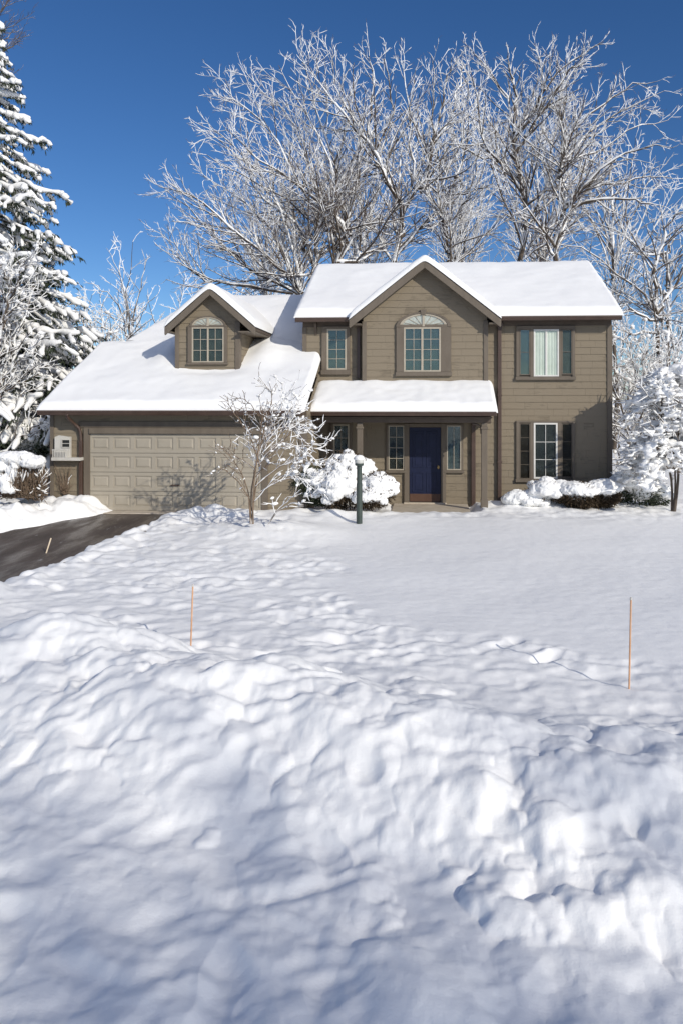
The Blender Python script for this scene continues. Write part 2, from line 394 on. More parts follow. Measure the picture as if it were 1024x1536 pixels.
def ground_z(X, Y):
    X = np.asarray(X, float); Y = np.asarray(Y, float)
    z = base_ground(Y) + .05 * perlin(X * .25, Y * .25, 3)
    near = sstep(60, 30, Y)
    # trampled part of the lawn (left and front), smooth part on the right
    xb = np.interp(Y, [7.6, 8.6, 9.4, 10.2, 12, 15, 18, 19], [6, 3.2, 1.4, -.7, -1.4, -2.1, -3.2, -3.4])
    wx = X + .5 * perlin(X * .8, Y * .8, 11)
    rough = sstep(.5, -.5, wx - xb) * sstep(25, 18.5, Y)
    wX = X + .12 * perlin(X * 2.2, Y * 2.2, 40); wY = Y + .12 * perlin(X * 2.2, Y * 2.2, 41)
    n1 = perlin(wX * 1.9, wY * 2.9, 5); n2 = perlin(wX * 4.2, wY * 5.2, 6)
    foot = -np.clip(perlin(X * 2.4 + 3, Y * 2.2, 17) - .28, 0, 1) * .095
    rough = rough * (.62 + .75 * sstep(-.35, .45, perlin(X * .55, Y * .7, 37)))
    z = z + rough * (.028 * n1 + .021 * n2 + .006 * perlin(X * 9, Y * 9, 8) + foot) + (1 - rough) * .012 * perlin(X * .9, Y * .9, 9)
    z = z + (1 - rough) * near * .004 * perlin(X * 5, Y * 7, 10)
    # ploughed bank in the foreground
    yc = np.interp(X, [-8, -3.7, -2.5, -1.5, -.6, .3, 1.3, 3, 8], [8.4, 7.7, 7.15, 7.05, 6.8, 6.3, 6.0, 6.1, 6.3]) + .22 * perlin(X * .9, Y * .3, 21)
    hb = np.interp(X, [-8, -3, -1.5, -.4, .6, 1.6, 3, 8], [.36, .36, .37, .33, .26, .21, .19, .19])
    t = Y - yc
    prof = np.where(t > 0, sstep(1.5, 0, t), sstep(-2.0, 0, t))
    wbX = X + .10 * perlin(X * 3, Y * 3, 50); wbY = Y + .10 * perlin(X * 3, Y * 3, 51)
    ab = lambda v: np.sqrt(v * v + .012)
    bil = 1.15 * ab(perlin(wbX * .85, wbY * .95, 22)) + .34 * ab(perlin(wbX * 2.0, wbY * 2.1, 23)) + .12 * ab(perlin(wbX * 5.0, wbY * 5.0, 24)) + .03 * ab(perlin(wbX * 10, wbY * 10, 29)) * (.4 + sstep(-.2, .5, perlin(X * 1.3, Y * 1.3, 77))) + .022 * perlin(X * 21, Y * 21, 27)
    lump = sstep(2.2, .4, t) * sstep(-1.5, -.35, t)
    z = z + hb * prof + lump * (.075 * (bil - .42)) + clod_height(X, Y)
    # low lumps on the near flat
    nearflat = sstep(yc - 1.0, yc - 2.0, Y)
    z = z + nearflat * (.045 * perlin(X * .9, Y * .9, 25) + .016 * ab(perlin(wbX * 1.4, wbY * 1.4, 26)) + .004 * perlin(wbX * 4.5, wbY * 4.5, 28) + .004 * ab(perlin(wbX * 10, wbY * 10, 30)))
    # second small ridge on the left behind the crest
    r2 = np.exp(-((X + 3.6) / .9) ** 2 - ((Y - 8.3) / .5) ** 2)
    z = z + .20 * r2
    # drifts in front of the house
    z = z + .16 * np.exp(-((X + 2.6) / 1.7) ** 2 - ((Y - 18.3) / .9) ** 2) * (1 + .5 * perlin(X * 2, Y * 2, 31))
    z = z + .27 * np.exp(-((X + 3.4) / 1.4) ** 2 - ((Y - 16.2) / .85) ** 2)
    z = z + .20 * np.exp(-((X + 5.0) / .95) ** 2 - ((Y - 17.9) / .55) ** 2) * (1 + .7 * perlin(X * 3, Y * 3, 32))
    z = z + .20 * np.exp(-((X - 3.3) / 1.6) ** 2 - ((Y - 20.5) / .7) ** 2) * (1 + .5 * perlin(X * 2, Y * 2, 33))
    z = z + .05 * sstep(17.2, 19, Y) * sstep(24, 21, Y) * fbm(X * 1.6, Y * 1.6, 34, 3) * near
    # driveway: cleared strip with ragged banks
    xr = np.interp(Y, *DRV_R) + .10 * perlin(X * .0 + 4.4, Y * 1.3, 60) + .06 * perlin(X * 2, Y * 4, 61)
    xl = np.interp(Y, *DRV_L) + .10 * perlin(X * .0 + 1.4, Y * 1.3, 62) + .06 * perlin(X * 2, Y * 4, 63)
    dr = X - xr; dl = xl - X                         # positive = on the snow
    side = np.maximum(dr, dl)
    side = np.where(Y > 18.75, np.maximum(side, (Y - 18.75) * 6), side)
    inside = sstep(.10, -.04, side)
    bankr = np.exp(-((dr - .35) / .35) ** 2) * (dr > -.3) * sstep(19.2, 18, Y) * .07
    bankl = np.where(dl > -.2, sstep(-.05, .75, dl) * np.exp(-np.clip(dl - 1.3, 0, 9) * .5), 0) * sstep(19.3, 18.6, Y) * .36 * (1 + .35 * fbm(X * 2.2, Y * 2.2, 64, 3))
    z = z + bankr * (1 + .8 * perlin(X * 3, Y * 3, 65)) + bankl
    z = z * (1 - inside) + inside * (drive_z(Y) - .10)
    # porch slab kept clear
    sx = np.maximum(np.abs(X - .12 + .12 * perlin(X * 1.5, Y * 1.5, 70)) - .98, 0); sy = np.maximum(np.abs(Y - 20.4) - 1.05, 0)
    ds = np.hypot(sx, sy)
    ins = sstep(.22, .02, ds) * (Y < 21.3)
    z = z * (1 - ins) + ins * .0
    # nothing pokes through the floor of the house
    return z

def gz(X, Y): return float(ground_z(np.array([X]), np.array([Y]))[0])

ang = np.concatenate([np.linspace(-180, -60, 40)[:-1], np.linspace(-60, -36, 40)[:-1], np.linspace(-36, 30, 760)[:-1], np.linspace(30, 60, 50)[:-1], np.linspace(60, 180, 40)])
ang = np.radians(ang)                                   # from +Y towards +X
rad = np.concatenate([np.linspace(.3, 2.6, 14)[:-1], np.geomspace(2.6, 27, 640)[:-1], np.geomspace(27, 1600, 60)])
Rg, Ag = np.meshgrid(rad, ang, indexing='ij')
Xg = Rg * np.sin(Ag); Yg = Rg * np.cos(Ag); Zg = ground_z(Xg, Yg)
V = np.stack([Xg, Yg, Zg], -1).reshape(-1, 3)
nr, na = len(rad), len(ang)
i = np.arange(nr - 1)[:, None] * na; j = np.arange(na - 1)[None, :]
Q = np.stack([i + j, i + j + 1, i + na + j + 1, i + na + j], -1).reshape(-1, 4)[:, ::-1]
g = np_mesh('snow_ground', V, Q, M['snow_ground']); tag(g, 'white lumpy snow covering the lawn and the ploughed bank', 'snow', kind='structure')

yy = np.linspace(-18, 18.42, 80); V = []; Q = []
for y in yy:
    xl, xr = float(np.interp(y, *DRV_L)) - .5, float(np.interp(y, *DRV_R)) + .5
    for t in np.linspace(0, 1, 8): V.append((xl + (xr - xl) * t, y, float(drive_z(y))))
for a in range(79):
    for b in range(7): Q.append((a * 8 + b, a * 8 + b + 1, a * 8 + b + 9, a * 8 + b + 8))
d = np_mesh('driveway', V, Q, M['asphalt']); tag(d, 'dark wet asphalt driveway cleared of snow', 'driveway', kind='structure')

# ------------------------------------------------------------------ HOUSE
house = thing('house', (0, 21.2, 0), 'brown shingled two storey house with snowy roofs, garage wing and porch', 'house')
YM, YB, YGW, YDW = 21.2, 20.9, 18.8, 20.28      # main wall, bay wall, garage wall, dormer wall
XL, XR = px(455.5, YM), px(915, YM)             # main block
BXL, BXR = px(544.5, YB), px(729.5, YB)
GXL, GXR = px(78, YGW), px(459, YGW)
SL = .49                                         # roof slope of main and garage
EM_Y, EM_Z = 20.8, 5.13; RM_Y = 24.95            # main eave and ridge
EG_Y, EG_Z = 18.4, 2.66; RG_LOW, RG_Y = 22.0, 25.8
zm = lambda y: EM_Z + SL * (y - EM_Y)
zg = lambda y: EG_Z + SL * (y - EG_Y)

def siding(mb, xl, xr, z0, z1, Y, exposure=.183, axis='x', sign=-1, seed=0):
    """courses of overlapping shingles; xl/xr are functions of z; sign: outward direction along the normal axis"""
    rs = random.Random(seed); n = max(1, round((z1 - z0) / exposure)); e = (z1 - z0) / n
    for c in range(n):
        a, b = z0 + c * e, z0 + (c + 1) * e
        l0, r0, l1, r1 = xl(a), xr(a), xl(b), xr(b)
        if r0 - l0 < .02: continue
        x = 0.0; L = r0 - l0; cuts = [0.0]
        while x < 1:
            x += rs.uniform(.22, .75) / L; cuts.append(min(1.0, x))
        if len(cuts) > 2 and cuts[-1] - cuts[-2] < .08 / L: cuts.pop(-2)
        for s, t in zip(cuts, cuts[1:]):
            o = .017 + rs.uniform(-.002, .003); ti = .004
            g0 = .0012 if L > .4 else 0
            P = [l0 + (r0 - l0) * s + g0, l0 + (r0 - l0) * t - g0, l1 + (r1 - l1) * t - g0, l1 + (r1 - l1) * s + g0]
            if P[2] < P[3]: P[2] = P[3] = (P[2] + P[3]) / 2
            tn = rs.random()
            def pt(q, z, off): return (q, Y + sign * off, z) if axis == 'x' else (Y + sign * off, q, z)
            vs = [pt(P[0], a, o), pt(P[1], a, o), pt(P[2], b, ti), pt(P[3], b, ti), pt(P[0], a, -.02), pt(P[1], a, -.02), pt(P[2], b, -.02), pt(P[3], b, -.02)]
            mb.add(vs, [(0, 1, 2, 3), (0, 4, 5, 1), (1, 5, 6, 2), (3, 7, 4, 0)], tn)
C_ = lambda v: (lambda z: v)

# main block: front wall, right wall, left wall, solid core
mb = MB()
siding(mb, C_(XL), C_(XR), -.1, 5.05, YM, seed=1)
mb.box(XL + .01, XR - .01, YM + .012, 28.6, -.3, 5.10)
siding(mb, C_(YM), C_(28.6), -.1, 5.05, XR, axis='y', sign=1, seed=2)
siding(mb, C_(YM), C_(28.6), 2.5, 5.05, XL, axis='y', sign=-1, seed=3)
for sx_, sg in ((XR, 1), (XL, -1)):
    siding(mb, lambda z: YM + max(0, (z - 5.05)) / SL, lambda z: 28.7 - max(0, (z - 5.05)) / SL, 5.05, 6.95, sx_, axis='y', sign=sg, seed=4)
mb.build('wall', M['siding'], house, fix=False)
# gable bay
mb = MB()
GC, GZ, GS, GH = -.10, 6.60, .79, 1.98            # gable centre x, deck ridge z, slope, half width
gl = lambda z: max(BXL, GC - (GZ - .05 - z) / GS) if z > 5.0 else BXL
gr = lambda z: min(BXR, GC + (GZ - .05 - z) / GS) if z > 5.0 else BXR
siding(mb, gl, gr, 3.15, GZ - .08, YB, seed=5)
mb.box(BXL + .01, BXR - .01, YB + .012, YM + .3, 2.4, 5.05)
mb.prism([(BXL, YB + .012, 5.05), (BXR, YB + .012, 5.05), (GC, YB + .012, GZ - .02)], (0, 3, 0))
mb.build('bay_wall', M['siding'], house, fix=False)
# garage block
mb = MB()
siding(mb, C_(GXL), C_(GXR), -.1, 2.62, YGW, seed=6)
mb.box(GXL + .01, GXR - .01, YGW + .012, 21.6, -.3, 2.7)
siding(mb, C_(YGW), C_(25.4), -.1, 2.62, GXL, axis='y', sign=-1, seed=7)
siding(mb, lambda z: YGW + max(0, (z - 2.62)) / SL, lambda z: 25.4 - max(0, (z - 2.62)) / SL, 2.62, 4.2, GXL, axis='y', sign=-1, seed=8)
siding(mb, C_(YGW), C_(YM), -.1, 2.5, GXR, axis='y', sign=1, seed=9)
siding(mb, lambda z: YGW + max(0, (z - 2.5)) / SL, C_(YM), 2.5, 3.6, GXR, axis='y', sign=1, seed=9)
mb.build('garage_wall', M['siding'], house, fix=False)
# dormer
DC, DZ, DS, DH = -5.70, 5.84, .87, 1.19
DXL, DXR = px(265, YDW), px(359, YDW)
mb = MB()
dl_ = lambda z: max(DXL, DC - (DZ - .05 - z) / DS); dr_ = lambda z: min(DXR, DC + (DZ - .05 - z) / DS)
siding(mb, dl_, dr_, 3.6, DZ - .06, YDW, exposure=.17, seed=10)
siding(mb, C_(YDW), C_(23.6), 3.6, 5.1, DXR, exposure=.17, axis='y', sign=1, seed=11)
siding(mb, C_(YDW), C_(23.6), 3.6, 5.1, DXL, exposure=.17, axis='y', sign=-1, seed=12)
mb.build('dormer_wall', M['siding'], house, fix=False)

# corner boards and trim
mb = MB()
def cb(x0, x1, Y, z0, z1, out=.04, ret=0):
    mb = MB(); mb.box(min(x0, x1), max(x0, x1), Y - out, Y + .05, z0, z1)
    if ret: mb.box(x1 - .09, x1, Y + .0505, Y + .15, z0, z1)
    mb.build('corner_board', M['trim'], house, bevel=.006)
cb(XL - .03, XL + .09, YM, 3.3, 4.9); cb(XR - .10, XR + .04, YM, -.1, 4.9, ret=1)
cb(BXL - .03, BXL + .09, YB, 3.1, 5.02); cb(BXR - .09, BXR + .03, YB, 3.1, 5.02)
cb(GXL - .03, GXL + .07, YGW, -.1, 2.52); cb(GXR - .16, GXR + .03, YGW, -.1, 2.52)
cb(DXL - .03, DXL + .08, YDW, 3.5, 4.98); cb(DXR - .10, DXR + .03, YDW, 3.5, 4.98, ret=1)

# frieze boards (dark, under the eaves)
for args in ((XL - .02, BXL - .05, YM - .035, YM, 4.90, 5.09), (BXR + .05, XR + .02, YM - .035, YM, 4.90, 5.09), (GXL - .02, GXR + .02, YGW - .035, YGW, 2.52, 2.66)):
    mb = MB(); mb.box(*args); mb.build('frieze_board', M['trim_dark'], house, bevel=.005)

# ---- roofs (decks), soffits, rakes
def deck(mb, x0, x1, y0, z0, y1, s, th=.13):
    z1 = z0 + s * (y1 - y0)
    mb.prism([(x0, y0, z0), (x0, y1, z1), (x0, y1, z1 - th), (x0, y0, z0 - th)], (x1 - x0, 0, 0))
MXL, MXR = px(442.5, EM_Y), px(932.5, EM_Y)
mb = MB()
deck(mb, MXL, GC - 1.80, EM_Y, EM_Z, YB + .02, SL); deck(mb, GC + 1.80, MXR, EM_Y, EM_Z, YB + .02, SL)
deck(mb, MXL, MXR, YB + .022, zm(YB + .022), RM_Y, SL)
mb.prism([(MXL, RM_Y + .002, zm(RM_Y)), (MXL, 29.1, EM_Z), (MXL, 29.1, EM_Z - .13), (MXL, RM_Y + .002, zm(RM_Y) - .13)], (MXR - MXL, 0, 0))
main_roof = mb.build('roof', M['trim_dark'], house, bevel=.008)
mb = MB()
RKF = YB - .36
def gable_roof(mb, c, zr, s, h, y0, y1, th=.10):
    for sg in (-1, 1):
        a, b = (c + sg * .0, zr), (c + sg * h, zr - s * h)
        mb.prism([(a[0], y0, a[1]), (b[0], y0, b[1]), (b[0], y0, b[1] - th), (a[0], y0, a[1] - th)], (0, y1 - y0, 0))
gable_roof(mb, GC, GZ, GS, GH, RKF + .025, 23.9)
bay_roof = mb.build('bay_roof', M['trim_dark'], house)
mb = MB()
def rake(mb, c, zr, s, h, y, w=.17, t=.03, ext=.02):
    for sg in (-1, 1):
        a = (c, zr + .01); b = (c + sg * (h + ext), zr - s * (h + ext) + .01)
        k = w * math.sqrt(1 + s * s)
        mb.prism([(a[0], y, a[1]), (b[0], y, b[1]), (b[0], y, b[1] - k * .82), (b[0] - sg * .02, y, b[1] - k), (a[0], y, a[1] - k)], (0, t, 0))
rake(mb, GC, GZ, GS, GH, RKF - .006)
mb.box(GC - GH - .02, BXL - .032, RKF + .03, YB + .25, GZ - GS * GH - .13, GZ - GS * GH - .10)
mb.box(BXR + .032, GC + GH + .02, RKF + .03, YB + .25, GZ - GS * GH - .13, GZ - GS * GH - .10)
mb.build('rake_board', M['trim'], house, bevel=.006)
mb = MB()
gable_roof(mb, DC, DZ, DS, DH, YDW - .30 + .025, 24.9, .09)
dormer_roof = mb.build('dormer_roof', M['trim_dark'], house)
mb = MB(); rake(mb, DC, DZ, DS, DH, YDW - .306, .15)
mb.box(DC - DH, DXL - .032, YDW - .275, 22.4, DZ - DS * DH - .13, DZ - DS * DH - .10)
mb.box(DXR + .032, DC + DH, YDW - .275, 22.4, DZ - DS * DH - .13, DZ - DS * DH - .10)
mb.build('rake_board', M['trim'], house, bevel=.006)
# garage roof
RXL, RXR = px(57.5, EG_Y), px(455.5, EG_Y)
hipx = lambda y: px(190, RG_LOW) + (px(306, RG_Y) - px(190, RG_LOW)) * (y - RG_LOW) / (RG_Y - RG_LOW)
mb = MB()
deck(mb, RXL, RXR, EG_Y, EG_Z, YM - .03, SL)
z_l, z_h = zg(RG_LOW), zg(RG_Y)
mb.prism([(RXL, YM - .028, zg(YM - .028)), (XL - .05, YM - .028, zg(YM - .028)), (XL - .05, RG_LOW, z_l), (RXL, RG_LOW, z_l)], (0, 0, -.13))
mb.prism([(hipx(RG_LOW), RG_LOW + .002, z_l), (XL - .05, RG_LOW + .002, z_l), (XL - .05, RG_Y, z_h), (hipx(RG_Y), RG_Y, z_h)], (0, 0, -.13))
mb.prism([(RXL, RG_LOW + .003, z_l), (hipx(RG_LOW) + .8, RG_LOW + .003, z_l), (hipx(RG_LOW) + .8, 25.7, EG_Z), (RXL, 25.7, EG_Z)], (0, 0, -.13))
mb.prism([(hipx(RG_LOW), RG_LOW + .004, z_l - .003), (hipx(RG_Y), RG_Y, z_h - .003), (hipx(RG_Y), 29.4, z_l), (hipx(RG_LOW), 29.4, z_l - .6)], (0, 0, -.13))
mb.prism([(hipx(RG_Y), RG_Y + .003, z_h - .002), (XL - .05, RG_Y + .003, z_h - .002), (XL - .05, 29.4, z_l), (hipx(RG_Y), 29.4, z_l)], (0, 0, -.13))
garage_roof = mb.build('garage_roof', M['trim_dark'], house)
# porch roof
PE_Y, PE_Z, PS = 19.55, 2.62, .46
PXL, PXR = px(464, PE_Y), px(744.5, PE_Y)
mb = MB()
deck(mb, PXL, PXR, PE_Y, PE_Z, YB - .03, PS, .12)
zp = PE_Z + PS * (YB - .03 - PE_Y); mb.box(PXL, BXL - .05, YB - .028, YM - .03, zp - .12, zp); mb.box(BXR + .05, PXR, YB - .028, YM - .03, zp - .12, zp)
mb.box(PXL + .1, PXR - .1, PE_Y + .12, YM - .03, 2.44, 2.47)       # ceiling
porch_roof = mb.build('porch_roof', M['trim_dark'], house)

# ---- snow lying on the roofs
def qround(d, r):
    s = np.clip(d / r, 0, 1); return np.sqrt(np.clip(1 - (1 - s) ** 2, 0, 1))
def edge_samples(L, fine=.012, coarse=.14, r=.22, both=True):
    a = np.concatenate([[0, .004], np.linspace(.012, r, 14)])
    mid = np.arange(r + coarse, L - (r if both else 0), coarse)
    b = L - a[::-1] if both else np.array([L])
    return np.unique(np.concatenate([a, mid, b]))
def sheet_grid(V, Q, P):
    b = sum(len(x) for x in V); n, m = P.shape[:2]
    V.append(P.reshape(-1, 3)); i = np.arange(n - 1)[:, None] * m; j = np.arange(m - 1)[None, :]
    Q.append(np.stack([i + j, i + j + 1, i + m + j + 1, i + m + j], -1).reshape(-1, 4) + b)
def noise_edge(a, b, seed): return .5 * perlin(a * 1.1, b * 1.1, seed) + .3 * perlin(a * 4, b * 4, seed + 1)

# main roof: front and back slope over the ridge
def main_snow():
    V = []; Q = []
    x0, x1, y0, y1 = MXL - .03, MXR + .03, EM_Y - .05, 29.15
    S = x0 + edge_samples(x1 - x0); Tt = y0 + edge_samples(y1 - y0, coarse=.1)
    X, Y = np.meshgrid(S, Tt, indexing='ij')
    yr = RM_Y; hgt = zm(yr) - SL * (np.sqrt((Y - yr) ** 2 + .03) - .05)
    n = noise_edge(X, Y, 80)
    T = .215 * qround(X - x0, .16) * qround(x1 - X, .16) * qround(Y - y0, .17) * qround(y1 - Y, .17) * (1 + .22 * n) 
    T = T + .015 * perlin(X * .5, Y * .5, 82) * (T > .1)
    sheet_grid(V, Q, np.stack([X, Y, hgt - .015 + T], -1))
    V = np.concatenate(V); Q = np.concatenate(Q); c = V[Q].mean(1)
    return V, Q[~(((np.abs(c[:, 0] - GC) < 1.80) & (c[:, 1] < YB + .05)) | ((np.abs(c[:, 0] - GC) < 1.42) & (c[:, 1] < YM + .3)))]
V, Q = main_snow(); np_mesh('snow', V, Q, M['snow_roof'], main_roof)

def gable_snow(c, zr, s, h, y0, y1, T0, parent, seed):
    V = []; Q = []
    S = c - h - .03 + edge_samples(2 * h + .06, coarse=.06); Tt = y0 + edge_samples(y1 - y0, coarse=.1, both=False)
    X, Y = np.meshgrid(S, Tt, indexing='ij')
    hgt = zr - s * (np.sqrt((X - c) ** 2 + .006) - .05)
    n = noise_edge(X, Y, seed)
    T = T0 * math.sqrt(1 + s * s) * .9 * qround(X - S[0], .13) * qround(S[-1] - X, .13) * qround(Y - y0, .11) * (1 + .14 * n)
    sheet_grid(V, Q, np.stack([X, Y, hgt - .012 + T], -1))
    np_mesh('snow', np.concatenate(V), np.concatenate(Q), M['snow_roof'], parent)
gable_snow(GC, GZ, GS, GH, RKF - .03, 24.4, .165, bay_roof, 84)
gable_snow(DC, DZ, DS, DH, YDW - .33, 25.2, .15, dormer_roof, 86)

def garage_snow():
    V = []; Q = []
    x0, x1, y0 = RXL - .03, RXR + .03, EG_Y - .05
    # lower sheet up to the low ridge
    S = x0 + edge_samples(x1 - x0, coarse=.1); Tt = np.concatenate([y0 + edge_samples(YM - .05 - y0, coarse=.1, both=False)[:-1], [YM - .05]])
    X, Y = np.meshgrid(S, Tt, indexing='ij'); n = noise_edge(X, Y, 88)
    def th(X, Y, n):
        t = .21 * (1 + .22 * n)
        t = t * qround(Y - y0, .16)
        return t
    # scooped drift round the dormer
    def drift(X, Y):
        d = .10 * np.exp(-((X - (DXL - .45)) / .35) ** 2) * sstep(20.0, 20.8, Y) * sstep(23, 21.5, Y)
        e = .13 * np.exp(-((X - (DXR + .55)) / .40) ** 2) * sstep(20.1, 20.9, Y) * sstep(23, 21.5, Y)
        f = -.07 * np.exp(-((X - DC) / .9) ** 4) * np.exp(-((Y - 20.15) / .25) ** 2)
        return d + e + f + .02 * perlin(X * .6, Y * .6, 91)
    T = th(X, Y, n) * qround(X - x0, .16) * qround(x1 - X, .16)
    T = T + drift(X, Y) * (T > .12)
    sheet_grid(V, Q, np.stack([X, Y, zg(Y) - .012 + T], -1))
    # strip between the wall plane and the low ridge
    S = x0 + edge_samples(XL + .05 - x0, coarse=.1, both=False)
    Tt = np.concatenate([np.linspace(YM - .05, RG_LOW - .2, 9)[:-1], np.linspace(RG_LOW - .2, RG_LOW, 8)])
    X, Y = np.meshgrid(S, Tt, indexing='ij'); n = noise_edge(X, Y, 88)
    T = th(X, Y, n) * qround(X - x0, .16) + drift(X, Y) * (X > x0 + .1)
    sheet_grid(V, Q, np.stack([X, Y, zg(Y) - .012 + T - .02 * sstep(RG_LOW - .2, RG_LOW, Y) * sstep(hipx(RG_LOW) + .3, hipx(RG_LOW), X)], -1))
    # back of the low ridge (left part)
    Sl = S[S < hipx(RG_LOW) + .9]; Tt = np.concatenate([np.linspace(RG_LOW, RG_LOW + .3, 8), np.linspace(RG_LOW + .3, 25.7, 12)[1:]])
    X, Y = np.meshgrid(Sl, Tt, indexing='ij'); n = noise_edge(X, Y, 88)
    T = th(X, Y * 0 + RG_LOW, n) * qround(X - x0, .16)
    zz = zg(RG_LOW) - SL * np.where(Y < RG_LOW + .3, (Y - RG_LOW) ** 2 / .6, Y - RG_LOW - .15)
    sheet_grid(V, Q, np.stack([X, Y, zz - .03 + T], -1))
    # high part with the hip on its left, then over the ridge
    u = np.concatenate([np.linspace(0, .06, 8), np.linspace(.06, 1, 40)[1:]])
    Tt = np.concatenate([np.linspace(RG_LOW, RG_Y - .25, 30)[:-1], np.linspace(RG_Y - .25, RG_Y + .4, 10), np.linspace(RG_Y + .4, 29.4, 8)[1:]])
    U, Y = np.meshgrid(u, Tt, indexing='ij')
    xl = np.interp(Y, [RG_LOW, RG_Y, RG_Y + .01], [hipx(RG_LOW), hipx(RG_Y), hipx(RG_Y)]) - .12
    X = xl + (XL + .05 - xl) * U; n = noise_edge(X, Y, 88)
    zz = np.minimum(zg(Y), zg(2 * RG_Y - Y))
    zz = zz - .04 * np.exp(-((Y - RG_Y) / .2) ** 2)
    T = th(X, Y, n) + drift(X, Y)
    T = T - .20 * (1 - qround(X - xl, .18))
    sheet_grid(V, Q, np.stack([X, Y, zz - .012 + T], -1))
    # hip face on the left
    u = np.linspace(0, 1, 10); Tt = np.linspace(RG_LOW, RG_Y, 20)
    U, Y = np.meshgrid(u, Tt, indexing='ij'); xl = np.array([hipx(y) for y in Tt])[None, :] - .12 
    X = xl - .002 + 0 * U; X = xl + U * (-1.2) * (Y - RG_LOW) / (RG_Y - RG_LOW)
    Z = zg(Y) - .012 + .0 - U * .75 * (Y - RG_LOW) * SL
    Y2 = Y + U * (29.4 - Y) * .6
    sheet_grid(V, Q, np.stack([X, Y2, Z], -1))
    return np.concatenate(V), np.concatenate(Q)
V, Q = garage_snow(); np_mesh('snow', V, Q, M['snow_roof'], garage_roof)

def porch_snow():
    V = []; Q = []
    x0, x1, y0 = PXL - .02, PXR + .02, PE_Y - .06
    S = x0 + edge_samples(x1 - x0, coarse=.08); Tt = y0 + edge_samples(YM - y0, coarse=.07, both=False)
    X, Y = np.meshgrid(S, Tt, indexing='ij'); n = noise_edge(X, Y, 95)
    T = .215 * qround(X - x0, .18) * qround(x1 - X, .13) * qround(Y - y0, .17) * (1 + .24 * n)
    sheet_grid(V, Q, np.stack([X, Y, PE_Z + PS * (np.minimum(Y, YB - .03) - PE_Y) - .012 + T], -1))
    return np.concatenate(V), np.concatenate(Q)
V, Q = porch_snow(); np_mesh('snow', V, Q, M['snow_roof'], porch_roof)

# ---- gutters and downspouts
def gutter(x0, x1, y, z, h=.11, d=.10):
    mb = MB()
    mb.prism([(x0, y + .0, z), (x0, y + .0, z - h), (x0, y - d * .6, z - h), (x0, y - d * .85, z - h * .55), (x0, y - d, z - h * .35), (x0, y - d, z)], (x1 - x0, 0, 0))
    return mb.build('gutter', M['gutter'], house, bevel=.006)
gutter(MXL + .02, GC - GH - .03, EM_Y - .003, EM_Z - .01); gutter(GC + GH + .03, MXR - .02, EM_Y - .003, EM_Z - .01)
gutter(RXL + .02, RXR - .02, EG_Y - .003, EG_Z - .01, .12, .11)
gutter(PXL + .02, PXR - .02, PE_Y - .003, PE_Z - .01, .11, .10)
def spout(pts, r=.045, name='downspout', k=8):
    mb = MB(); mb.tube(catmull(pts, 24) if len(pts) > 2 else pts, r, k)
    return mb.build(name, M['gutter'], house, smooth=True)
xs = px(748, YM)
mb = MB(); mb.box(xs - .05, xs + .05, YM - .12, YM - .03, gz(xs, YM - .1) - .2, 4.82)
mb.prism([(xs - .10, YM - .14, 4.98), (xs + .10, YM - .14, 4.98), (xs + .05, YM - .14, 4.80), (xs - .05, YM - .14, 4.80)], (0, .12, 0))
for zz in (1.2, 3.0): mb.box(xs - .065, xs + .065, YM - .125, YM - .02, zz, zz + .05)
mb.build('downspout', M['gutter'], house, bevel=.008)
spout([(xs, YM - .08, 4.95), (xs, EM_Y - .02, 5.03), (xs, EM_Y - .05, 5.06)], .04)
# bay recess: downspout in the left re-entrant corner
xs2 = px(538, YM)
mb = MB(); mb.box(xs2 - .045, xs2 + .045, YM - .11, YM - .03, 3.5, 4.9); mb.build('downspout', M['gutter'], house, bevel=.008)
# porch: against the wall beside the right sidelight
xs3 = px(709, YM)
mb = MB(); mb.box(xs3 - .055, xs3 + .055, YM - .13, YM - .03, .02, 2.44); mb.build('downspout', M['gutter'], house, bevel=.008)
# garage: gooseneck from the gutter, down to the snow
xg = px(113.5, YGW)
spout([(xg, EG_Y - .05, EG_Z - .1), (xg + .005, EG_Y + .0, EG_Z - .2), (xg + .05, YGW - .18, EG_Z - .34), (xg + .14, YGW - .10, EG_Z - .47), (xg + .17, YGW - .08, EG_Z - .62), (xg + .18, YGW - .08, EG_Z - .8)], .042)
mb = MB(); mb.box(xg + .14, xg + .225, YGW - .12, YGW - .035, -.1, EG_Z - .78); mb.build('downspout', M['gutter'], house, bevel=.008)
# little bracket under the left eave
xb_ = px(474, YM)
mb = MB(); mb.box(xb_ - .035, xb_ + .035, YM - .20, YM - .03, 4.97, 5.02); mb.prism([(xb_ - .03, YM - .03, 4.97), (xb_ - .03, YM - .16, 4.97), (xb_ - .03, YM - .03, 4.68)], (.06, 0, 0))
mb.build('bracket', M['trim_dark'], house, bevel=.006)

